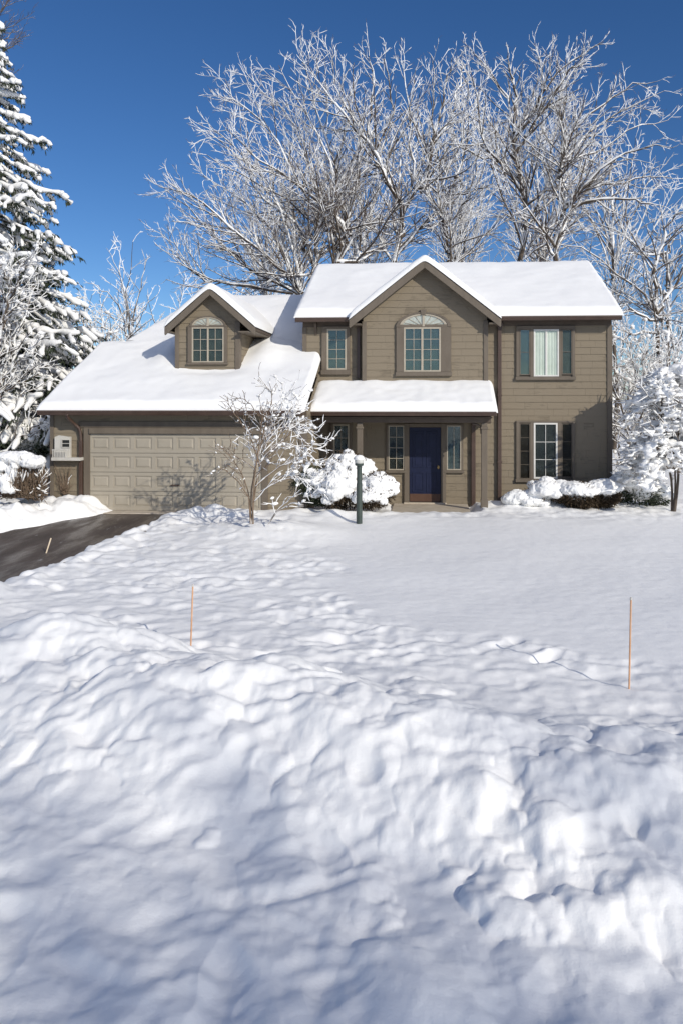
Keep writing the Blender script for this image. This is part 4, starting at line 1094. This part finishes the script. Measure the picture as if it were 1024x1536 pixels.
# ---- spruces
def spruce_mesh(Hh, R, seed, wh=30, per=7, needle_n=38):
    """returns (trunk Tubes, snow Tubes, needle quads) in local coordinates"""
    r = np.random.default_rng(seed)
    tr = Tubes(); sn = Tubes(); NV = []
    tr.add(np.stack([np.zeros(8), np.zeros(8), np.linspace(0, Hh, 8)], -1), np.linspace(.26, .03, 8))
    for w_ in range(wh):
        f = w_ / (wh - 1); z = Hh * (.05 + .93 * f ** .9); prof = (1 - f) ** .85
        n = max(4, int(per * (1 - .4 * f)))
        for k in range(n):
            a = 2 * math.pi * (k + r.random() * .7) / n + w_ * .8
            L = R * prof * r.uniform(.72, 1.12) + .25
            m = 8; t = np.linspace(0, 1, m)
            d = np.array([math.cos(a), math.sin(a), 0])
            droop = L * r.uniform(.22, .42)
            P = d[None] * (t * L)[:, None]; P[:, 2] = z - droop * (t ** 1.3) + .16 * L * np.clip(t - .65, 0, 1) ** 1.5 * 3
            P[:, :2] += r.normal(size=(m, 2)) * .03 * L * t[:, None]
            tr.add(P, np.linspace(.035, .008, m))
            side = np.array([-d[1], d[0], 0])
            segs = [(P, L, 1.0)]
            nb = max(3, int(L * 3.4))
            for q in range(nb):
                tt = .22 + .75 * (q + r.random()) / nb; i = min(int(tt * (m - 1)), m - 2); p0 = P[i] + (P[i + 1] - P[i]) * (tt * (m - 1) - i)
                sg = 1 if q % 2 else -1; bl = L * .36 * (1.15 - .75 * tt) * r.uniform(.7, 1.2) + .12
                dd = d * .75 + side * sg * .75 + np.array([0, 0, -.30]); dd /= np.linalg.norm(dd)
                s5 = np.linspace(0, 1, 5)[:, None]; B = p0 + dd * bl * s5; B[:, 2] -= .22 * bl * (s5[:, 0] ** 2)
                segs.append((B, bl, .7))
            for B, bl, fat in segs:
                # snow pillow (lumpy) lying on the bough
                cov = r.random() < .86
                if cov:
                    i0 = 2 if fat == 1 else 1
                    S = B[i0:].copy(); k2 = max(5, int(bl * 5)); S = catmull(S, k2)
                    S[:, 2] += .055; S += r.normal(size=S.shape) * .018
                    rr = (.066 + .048 * fat * prof) * (.6 + .75 * r.random(k2)); rr[0] *= .5; rr[-1] *= .72
                    S = np.vstack([S, S[-1] + (S[-1] - S[-2]) * .15]); rr = np.append(rr, .012)
                    S = np.vstack([S[0] - (S[1] - S[0]) * .1, S]); rr = np.insert(rr, 0, .01)
                    sn.add(S, rr)
                # needle sprays hanging below
                cnt = int(needle_n * bl)
                for q in range(cnt):
                    tt = r.uniform(.15, 1.02) * (len(B) - 1); i = min(int(tt), len(B) - 2); p0 = B[i] + (B[i + 1] - B[i]) * min(1.05, tt - i)
                    dv = r.normal(size=3); dv[2] = -abs(dv[2]) * 1.3 - .15; dv += (B[i + 1] - B[i]) / (np.linalg.norm(B[i + 1] - B[i]) + 1e-6) * .9
                    dv /= np.linalg.norm(dv); ln = r.uniform(.10, .24); wv = np.cross(dv, r.normal(size=3)); wv /= np.linalg.norm(wv); wv *= r.uniform(.014, .028)
                    p1 = p0 + dv * ln
                    NV.append([p0 - wv * .5, p0 + dv * ln * .5 - wv, p1, p0 + dv * ln * .5 + wv])
    return tr, sn, np.array(NV)
def spruce(label, u, Y, Hh, R, seed, group=None, rot=0, **kw):
    x = px(u, Y); return spruce_at(label, x, Y, gz(x, Y) - .1, Hh, R, seed, group, **kw)
def spruce_at(label, x, Y, z, Hh, R, seed, group=None, **kw):
    t = thing('spruce_tree', (x, Y, z), label, 'tree', group)
    tr, sn, NV = spruce_mesh(Hh, R, seed, **kw)
    off = np.array([x, Y, z])
    V, Q = tr.arrays(6); np_mesh('trunk', V + off, Q, M['bark'], t)
    V = NV.reshape(-1, 3) + off; np_mesh('crown', V, np.arange(len(V)).reshape(-1, 4), M['needle'], t, smooth=False)
    V, Q = sn.arrays(7, .22); np_mesh('snow', V + off, Q, M['snow'], t)
    return t
SG = 'snow-laden spruces left of the garage'
sp1 = spruce('tall snow-laden spruce cut off by the left edge of the photo', -35, 24.0, 16.6, 4.9, 31, SG, wh=30, per=9)
sp2 = spruce('smaller snow-laden spruce tucked between the tall spruce and the garage', 50, 26.5, 8.8, 2.6, 32, SG, wh=22, per=8)

def copy_tree(o, loc, rz, sc, label, group):
    c = o.copy(); COL.objects.link(c); c.location = loc; c.rotation_euler = (0, 0, rz); c.scale = (sc, sc, sc); c['label'] = label; c['group'] = group
    for ch in list(o.children):
        k = ch.copy(); COL.objects.link(k); k.parent = c
    return c

# ---- snowy deciduous shrubs / understorey
def twig_tree(name, label, cat, u, vb, Y, stems, group=None, smin=.0105, snow=1.0, seed=0, barkm=None, twigm=None, zoff=-.1, **kw):
    global rng
    rng = np.random.default_rng(seed); p = Plant(); p.smin = smin
    for P, y1, r0 in stems: p.limb(pl(P, Y, y1), r0, r0 * .3, snow=snow, **kw)
    allp = [q for n, L in p.wood.d.items() for q, _ in L]
    for k in range(int(len(allp) * .22)):
        q = allp[rng.integers(len(allp))]; c = q[rng.integers(1, len(q))]; p.clot(c, rng.uniform(.03, .085))
    x = px(u, Y); return p.finish(name, (x, Y, gz(x, Y)), label, cat, group, barkm or M['bark'], twigm)

UG = 'snow-covered understorey trees'
lk = dict(up=.0, dens=(4.5, 4.2, 4.5), lenf=.45, ang=(.35, .95), bare=False, maxlev=3, jit=.17)
twig_tree('understorey_tree', 'snow-covered leafless tree under the spruce left of the garage roof', 'tree', -10, 690, 21.5, [
    ([(-10, 690), (0, 600), (20, 520), (40, 460), (50, 430)], 22.5, .05), ([(-10, 690), (-10, 590), (0, 500), (22, 430), (40, 396)], 21, .07),
    ([(0, 640), (30, 590), (54, 560), (76, 548)], 22, .04), ([(-5, 660), (30, 620), (50, 606), (66, 600)], 22.2, .04),
    ([(-10, 620), (-5, 540), (10, 450), (8, 405)], 20.5, .06),
    ([(-10, 690), (30, 660), (56, 640), (72, 622)], 21, .04)], UG, seed=41, **lk)
twig_tree('understorey_tree', 'snow-covered leafless tree touching the left corner of the garage roof', 'tree', 150, 640, 27, [
    ([(150, 640), (146, 560), (130, 500), (112, 462)], 27, .06), ([(150, 640), (156, 560), (160, 510), (150, 470)], 28, .06),
    ([(150, 600), (120, 540), (90, 500), (74, 470)], 26, .05)], UG, seed=42, **lk)
twig_tree('understorey_tree', 'snow-covered leafless thicket tree just behind the right corner of the house', 'tree', 950, 740, 25.5, [
    ([(950, 740), (940, 650), (925, 590), (912, 540)], 25, .06), ([(950, 740), (955, 640), (962, 560), (975, 505)], 26, .06),
    ([(955, 740), (985, 660), (1010, 600), (1030, 560)], 25, .06), ([(945, 720), (930, 680), (918, 650), (905, 620)], 25.4, .04),
    ([(950, 700), (942, 620), (950, 560), (935, 500)], 27, .05), ([(952, 700), (990, 640), (1000, 560), (1010, 520)], 27, .05), ([(950, 740), (935, 700), (915, 690)], 24.4, .04)], UG, seed=43, **lk)

# ---- snow lumps: ellipsoids fused by a voxel remesh
ICO = {}
def ico(sub=3):
    if sub not in ICO:
        bm = bmesh.new(); bmesh.ops.create_icosphere(bm, subdivisions=sub, radius=1)
        ICO[sub] = (np.array([v.co[:] for v in bm.verts]), np.array([[v.index for v in f.verts] for f in bm.faces])); bm.free()
    return ICO[sub]
def blobs(name, items, parent, voxel=.035, mat=None, smooth=4, noise=.12, seed=0, sub=3, crumble=0):
    """items: (centre, (rx,ry,rz))"""
    V0, F0 = ico(sub); VV = []; FF = []; b = 0
    for i, (c, rr) in enumerate(items):
        V = V0 * np.array(rr)
        d = perlin(V0[:, 0] * 2.3 + i * 3.1, V0[:, 1] * 2.3 + V0[:, 2] * 1.9 + i, seed) * noise
        V = V * (1 + d)[:, None] + np.array(c)
        VV.append(V); FF.append(F0 + b); b += len(V0)
    o = np_mesh(name, np.concatenate(VV), np.concatenate(FF), mat or M['snow'], parent)
    md = o.modifiers.new('remesh', 'REMESH'); md.mode = 'VOXEL'; md.voxel_size = voxel; md.use_smooth_shade = True
    ms = o.modifiers.new('smooth', 'SMOOTH'); ms.iterations = smooth; ms.factor = .5
    if crumble:
        tx = bpy.data.textures.get('crumble') or bpy.data.textures.new('crumble', 'CLOUDS'); tx.noise_scale = .05; tx.noise_depth = 4
        dm = o.modifiers.new('crumble', 'DISPLACE'); dm.texture = tx; dm.texture_coords = 'GLOBAL'; dm.strength = crumble; dm.mid_level = .5
    return o
def leaf_mass(name, items, parent, mat, n, size=(.05, .11), seed=0, down=0.0):
    r = np.random.default_rng(seed); P = []
    for c, rr in items:
        v = r.normal(size=(n, 3)); v /= np.linalg.norm(v, axis=1)[:, None]; rad = r.uniform(.6, 1.10, n)[:, None]
        p = np.array(c) + v * rad * np.array(rr)
        d = v + r.normal(size=(n, 3)) * .6 + np.array([0, 0, -down]); d /= np.linalg.norm(d, axis=1)[:, None]
        w_ = np.cross(d, r.normal(size=(n, 3))); w_ /= np.linalg.norm(w_, axis=1)[:, None]
        ln = r.uniform(*size, n)[:, None]
        P.append(np.stack([p, p + d * ln * .5 - w_ * ln * .16, p + d * ln, p + d * ln * .5 + w_ * ln * .16], 1))
    V = np.concatenate(P).reshape(-1, 3); return np_mesh(name, V, np.arange(len(V)).reshape(-1, 4), mat, parent, smooth=False)

def snow_shrub(name, label, cat, dome, Y, nb, seed, leafm, leaf_n=1200, brad=(.10, .22), twigs=40, group=None, low=.35, fl=.7):
    """dome: list of (u, v_centre, ru_px, rv_px); snow heaped over the dome, leaves showing underneath"""
    r = np.random.default_rng(seed); s = F / Y
    cores = []
    for (u, v, ru, rv, dy) in dome:
        c = at(u, v, Y + dy); cores.append((c, (ru / s, ru / s * .8, rv / s)))
    x = cores[0][0][0]; t = thing(name, (x, Y, gz(x, Y)), label, cat, group)
    it = []
    for c, rr in cores:
        for k in range(nb):
            v = r.normal(size=3); v[2] = abs(v[2]) * 1.2 - low; v[1] = -abs(v[1]) if r.random() < .65 else v[1]; v /= np.linalg.norm(v)
            q = r.uniform(*brad); it.append((c + v * np.array(rr) * r.uniform(.86, 1.0), (q * 1.15, q, q * fl)))
        it.append((c + np.array([0, 0, rr[2] * .25]), (rr[0] * .8, rr[1] * .8, rr[2] * .75)))
    leaf_mass('foliage', cores, t, leafm, leaf_n, seed=seed)
    p = Tubes(); ps = Tubes()
    for c, rr in cores:
        for k in range(twigs):
            v = r.normal(size=3); v[2] = abs(v[2]) * .8 - .1; v /= np.linalg.norm(v)
            a = c + v * np.array(rr) * .8; L = r.uniform(.04, .13); d = v + r.normal(size=3) * .45; tt = np.linspace(0, 1, 4)[:, None]
            P = a + d * (L * tt + .12 * tt); p.add(P, np.linspace(.009, .004, 4)); P2 = P.copy(); P2[:, 2] += .015; ps.add(P2, np.array([.010, .014, .012, .005]) * r.uniform(.6, 1.2))
    if twigs:
        p.build('stem', M['bark_bush'], t, 4)
        V, Q = ps.arrays(5, .2); np_mesh('snow', V, Q, M['snow'], t)
    blobs('snow', it, t, seed=seed, voxel=.026, smooth=9, crumble=.075)
    return t

snow_shrub('evergreen_shrub', 'tall rounded evergreen shrub smothered in snow behind the lamp post', 'shrub',
           [(520, 722, 34, 44, 0), (505, 735, 26, 28, -.2), (548, 715, 10, 24, .1)], 18.9, 70, 51, M['yew'], 2500, (.045, .16), 0)
snow_shrub('evergreen_shrub', 'low rounded evergreen shrub smothered in snow right of the lamp post', 'shrub',
           [(566, 734, 27, 24, 0), (553, 748, 24, 13, -.3)], 18.7, 80, 52, M['yew'], 2500, (.04, .13), 0)
snow_shrub('evergreen_shrub', 'drooping evergreen shrub with dark gaps under its snow left of the lamp post', 'shrub',
           [(470, 722, 30, 20, 0), (480, 742, 24, 14, -.1)], 18.9, 26, 53, M['needle'], 2600, (.045, .13), 0, low=.1)
# yew hedge at the right with a thick pillow of snow
snow_shrub('yew_hedge', 'low brown yew hedge under a thick pillow of snow by the right corner', 'shrub',
           [(868, 743, 32, 17, 0), (900, 742, 26, 18, .1)], 19.9, 26, 54, M['yew'], 6500, (.12, .22), 0, low=-.55, fl=.6)
snow_shrub('snow_mounded_shrub', 'shrub fully buried in a lumpy mound of snow below the lower triple window', 'shrub',
           [(822, 738, 30, 17, 0), (786, 748, 26, 10, .1)], 20.1, 30, 55, M['yew'], 500, (.11, .2), 0, low=.5)

# hydrangea-like twiggy bush at the left edge
def twig_bush():
    r = np.random.default_rng(61); Y = 17.4; c0 = ground_root(38, Y)
    t = thing('twiggy_bush', (c0[0], Y, c0[2] + .1), 'rounded brown twiggy bush capped with snow at the left edge of the photo', 'shrub')
    tb = Tubes(); sn = Tubes()
    for k in range(1700):
        u = r.uniform(-8, 71); top = 686 + 20 * abs((u - 28) / 44) ** 2.2 + r.uniform(0, 50) ; 
        yy = Y + r.uniform(-.65, .65) * (1 - abs(u - 28) / 90); b = at(u, max(top, 690), yy)
        a = c0 + np.array([(b[0] - c0[0]) * .55 + r.normal() * .08, (yy - Y) * .6, .35]); tt = np.linspace(0, 1, 5)[:, None]
        P = a * (1 - tt) + b * tt; P[1:-1] += r.normal(size=(3, 3)) * .04; P[-1] += r.normal(size=3) * .05
        tb.add(P, np.linspace(.010, .0045, 5))
        if r.random() < .13:
            m = P[-2:]; S = catmull(np.vstack([m[0], (m[0] + m[1]) / 2, m[1] + (0, 0, .02)]), 4); S[:, 2] += .012
            sn.add(S, np.array([.005, .012, .014, .006]) * r.uniform(.6, 1.6))
    tb.build('stem', M['bark_bush'], t, 4); V, Q = sn.arrays(6, .2); np_mesh('snow', V, Q, M['snow'], t)
    it = []
    for k in range(46):
        u = r.uniform(-10, 56); v = 684 + 12 * abs((u - 22) / 44) ** 2 + r.uniform(-2, 10); q = r.uniform(.10, .22)
        it.append((at(u, v, Y + r.uniform(-.5, .5)), (q * 1.3, q, q * .6)))
    for k in range(26):
        u = r.uniform(-10, 24); v = r.uniform(695, 735); q = r.uniform(.085, .14); it.append((at(u, v, Y - .45 + r.uniform(-.1, .2)), (q, q, q * .9)))
    blobs('snow', it, t, voxel=.026, seed=3, crumble=.09)
twig_bush()

# dark low bushes in the gap left of the garage
snow_shrub('evergreen_shrub', 'dark shaded evergreen shrub under the trees just left of the garage wall', 'shrub',
           [(44, 660, 40, 34, 0), (10, 655, 40, 30, .4)], 22.6, 20, 56, M['needle'], 5000, (.10, .24), 0, low=.0)

# ornamental tree in front of the garage
def ornamental():
    global rng
    rng = np.random.default_rng(71); p = Plant(); p.smin = .0075; Y = 15.7; dY = Y - 17.35
    st = [([(376, 786), (377, 740), (386, 690), (398, 640), (408, 600), (404, 584)], 17.3, .030), ([(378, 786), (386, 720), (398, 670), (418, 620), (430, 588)], 17.7, .026),
          ([(376, 780), (372, 745), (350, 715), (332, 700)], 17.1, .022), ([(380, 770), (366, 720), (350, 690), (336, 668)], 17.6, .020),
          ([(390, 700), (372, 650), (352, 622), (342, 606)], 17.2, .020), ([(392, 690), (424, 660), (452, 640), (480, 655)], 17.1, .022),
          ([(384, 730), (420, 700), (456, 690), (488, 706)], 17.0, .022), ([(388, 740), (424, 716), (455, 712), (478, 722)], 17.4, .018),
          ([(394, 680), (426, 645), (440, 618), (448, 598)], 17.8, .018), ([(400, 640), (380, 612), (368, 600), (360, 596)], 17.6, .015),
          ([(404, 784), (420, 762), (436, 748), (446, 740)], 17.0, .014), ([(402, 786), (416, 768), (432, 758), (444, 752)], 16.9, .013), ([(380, 786), (384, 700), (392, 640), (392, 610)], 17.0, .022),
          ([(392, 660), (430, 640), (468, 670), (490, 668)], 17.5, .016), ([(388, 700), (412, 668), (452, 672), (488, 708)], 17.3, .016), ([(382, 752), (408, 728), (446, 716), (478, 738)], 16.9, .016), ([(396, 670), (424, 632), (440, 612), (446, 640)], 17.2, .015), ([(398, 650), (430, 626), (462, 632)], 17.1, .016)]
    for P, y1, r0 in st:
        p.limb(pl(P, Y, y1 + dY), r0 * .72, .005, maxlev=3, n=10, t0=.25, up=.02, dens=(5.6, 5.4, 4.2), ang=(.4, .95), lenf=.36, snow=1.0 if P[-1][0] > 425 else (.7 if P[-1][0] > 398 else .4), jit=.16, bare=False, wig=.012)
    # clots of snow caught in the forks
    allp = [q for n, L in p.wood.d.items() for q, _ in L]
    for k in range(270):
        q = allp[rng.integers(len(allp))]; c = q[rng.integers(1, len(q))]
        p.clot(c, rng.uniform(.010, .034) * (1.35 if c[0] > px(392, Y) else .7))
    x = px(376, Y); t = p.finish('ornamental_tree', (x, Y, gz(x, Y)), 'small multi-stemmed ornamental tree with clots of snow in front of the garage door', 'tree', None, M['bark_bush'], M['bark_bush'])
ornamental()

# weeping snow-laden tree at the right
def weeping():
    global rng
    rng = np.random.default_rng(81); Y = 19.7; x = px(1008, Y); zb = gz(x, Y)
    t = thing('snowy_tree', (x, Y, zb), 'small tree bowed under heavy snow at the right edge in front of the house corner', 'tree')
    tr = Tubes(); sn = Tubes(); tw = Tubes()
    for du, topv, r0 in ((-2, 600, .034), (3, 556, .04), (1, 640, .026)):
        P = catmull([at(1008 + du * .6, 775, Y), at(1010 + du * 2, 720, Y - .03 * du), at(1002 + du * 5, 655, Y + .06 * du), at(1000 + du * 4, topv, Y + .1 * du)], 10); tr.add(P, np.linspace(r0, .015, 10))
    r = rng
    it = []
    for k in range(74):
        hgt = (int(r.uniform(0, 6)) + r.uniform(.0, .35)) / 5.6; zz = zb + 1.0 + 2.55 * hgt
        a = r.uniform(0, 2 * math.pi); reach = (1.62 - 1.15 * hgt ** 1.2) * r.uniform(.45, 1.12)
        d = np.array([math.cos(a), math.sin(a) * .8, 0]); n = 9; tt = np.linspace(0, 1, n)
        P = np.array([x - .06, Y, zz])[None] + d[None] * (tt * reach)[:, None]
        P[:, 2] += .34 * np.sin(tt * 2.2) * reach - .72 * reach * tt ** 2.4 * r.uniform(.6, 1.25)
        P[:, 2] = np.maximum(P[:, 2], zb + .15)
        P += r.normal(size=P.shape) * .02
        tw.add(P, np.linspace(.014, .004, n)); fat = r.uniform(.6, 1.25)
        allB = [(P, fat)]
        for q in range(10):
            i = r.integers(2, n - 1); dd = d * .8 + np.array([-d[1], d[0], 0]) * r.choice([-1, 1]) * r.uniform(.4, 1) + np.array([0, 0, r.uniform(-.45, .1)]); L = r.uniform(.15, .5)
            t4 = np.linspace(0, 1, 5)[:, None]; B = P[i] + dd * L * t4; B[:, 2] -= .45 * L * t4[:, 0] ** 2; B[1:] += r.normal(size=(4, 3)) * .012
            tw.add(B, np.linspace(.007, .003, 5)); allB.append((B, fat * .6))
            for q2 in range(3):
                i2 = r.integers(1, 4); d2 = dd + r.normal(size=3) * .6; L2 = r.uniform(.06, .2); C2 = B[i2] + d2 * L2 * np.linspace(0, 1, 4)[:, None]; tw.add(C2, np.linspace(.005, .002, 4))
                S2 = C2.copy(); S2[:, 2] += .008; sn.add(S2, np.array([.008, .014, .012, .004]) * r.uniform(.6, 1.5))
        for B, f_ in allB:
            m = max(3, int(np.linalg.norm(B[-1] - B[0]) / .075)); S = catmull(B, m + 1)[1:]
            for c in S:
                if r.random() < .74:
                    q = f_ * r.uniform(.045, .098); it.append((c + np.array([r.normal() * .02, r.normal() * .02, q * .45]), (q * r.uniform(1.1, 1.9), q * r.uniform(1.0, 1.5), q * r.uniform(.5, .8))))
    for k in range(16):
        a = r.uniform(0, 2 * math.pi); p0 = np.array([x - .05 + .25 * math.cos(a), Y + .2 * math.sin(a), zb + r.uniform(1.6, 2.9)]); L = r.uniform(.5, 1.0)
        d = np.array([math.cos(a) * .75 - .25, math.sin(a) * .6, r.uniform(.5, 1.0)]); tt = np.linspace(0, 1, 6)[:, None]; P = p0 + d * L * tt; P[1:] += r.normal(size=(5, 3)) * .03
        tw.add(P, np.linspace(.016, .005, 6)); S = P[1:].copy(); S[:, 2] += .012; sn.add(S, np.array([.012, .016, .014, .011, .004]))
        for q in range(4):
            i = r.integers(1, 5); B = P[i] + (d * .6 + r.normal(size=3) * .5) * L * .35 * np.linspace(0, 1, 4)[:, None]; tw.add(B, np.linspace(.008, .003, 4)); B2 = B.copy(); B2[:, 2] += .01; sn.add(B2, np.array([.012, .018, .014, .004]))
    tr.build('trunk', M['bark'], t, 7); tw.build('crown', M['bark_bush'], t, 4)
    V, Q = sn.arrays(5, .35); np_mesh('snow', V, Q, M['snow'], t)
    blobs('snow', it, t, voxel=.022, smooth=7, noise=.10, sub=2, crumble=.03)
weeping()
snow_shrub('evergreen_shrub', 'dark evergreen shrub half hidden under the bowed snowy tree', 'shrub',
           [(962, 738, 26, 24, 0), (930, 735, 18, 22, .2), (985, 745, 16, 18, .2)], 20.6, 30, 57, M['needle'], 1500, (.08, .17), 0, low=-.1)

# dried climber with snow on the wall below the white box
def climber():
    r = np.random.default_rng(91); Y = YGW - .07; b = at(97, 742, Y)
    t = thing('wall_climber', (b[0], Y, b[2] - .1), 'withered climber with flecks of snow on the wall under the white box', 'plant')
    tb = Tubes(); sn = Tubes()
    for k in range(60):
        e = at(r.uniform(81, 113), r.uniform(695, 735), Y + r.uniform(-.05, .0)); tt = np.linspace(0, 1, 6)[:, None]; P = b * (1 - tt) + e * tt; P[1:-1, :] += r.normal(size=(4, 3)) * np.array([.03, .008, .03])
        tb.add(P, np.linspace(.006, .003, 6))
        if r.random() < .10: S = P[2:5].copy(); S[:, 2] += .01; sn.add(S, np.array([.004, .010, .004]) * r.uniform(.4, 1.7))
    tb.build('stem', M['bark_bush'], t, 4); V, Q = sn.arrays(5, .3); np_mesh('snow', V, Q, M['snow'], t)
climber()

# ------------------------------------------------------------------ far woods (one mass)
def woods():
    global rng
    rng = np.random.default_rng(101); p = Plant(); p.smin = .03
    for k in range(230):
        x = rng.uniform(-62, 48); y = rng.uniform(52, 78); h = rng.uniform(8.5, 12.5) * (y / 60); z = .1
        P = np.array([[x, y, z], [x + rng.normal() * .3, y, z + h * .5], [x + rng.normal() * .8, y, z + h]])
        p.limb(P, .13, .02, maxlev=2, n=7, t0=.12, dens=(2.0, 2.2), ang=(.5, 1.1), lenf=.30, up=.05, wig=.1, bare=False)
    V1, Q1 = p.wood.arrays(4); V2, Q2 = p.twig.arrays(3); V3, Q3 = p.snow.arrays(4)
    o = np_mesh('woods', np.concatenate([V1, V2]), np.concatenate([Q1, Q2 + len(V1)]), M['bark']); tag(o, 'grey snowy woods far behind the house', 'woods', kind='stuff')
    np_mesh('snow', V3, Q3, M['snow'], o)
woods()

# bare trees across the street behind the camera: their thin shade lies on the near snow
BG = 'bare trees across the street'
rb = random.Random(5); srcs = [(tc, 18.5), (te, 18.3), (tb, 18.0), (td, 19.3)]
for i in range(17):
    x = 17.0 + i * 1.6 + rb.uniform(-.5, .5); y = -27.0 + (2.2 if i % 2 else -2.2) + rb.uniform(-.8, .8)
    src, h0 = srcs[i % 4]; tip = (5.0 - .03 * (x - 26) + rb.uniform(-.6, .5) - y) * .70
    copy_tree(src, (x, y, -.2), i * 2.1, tip / h0, 'bare snowy tree across the street behind the viewpoint', BG)
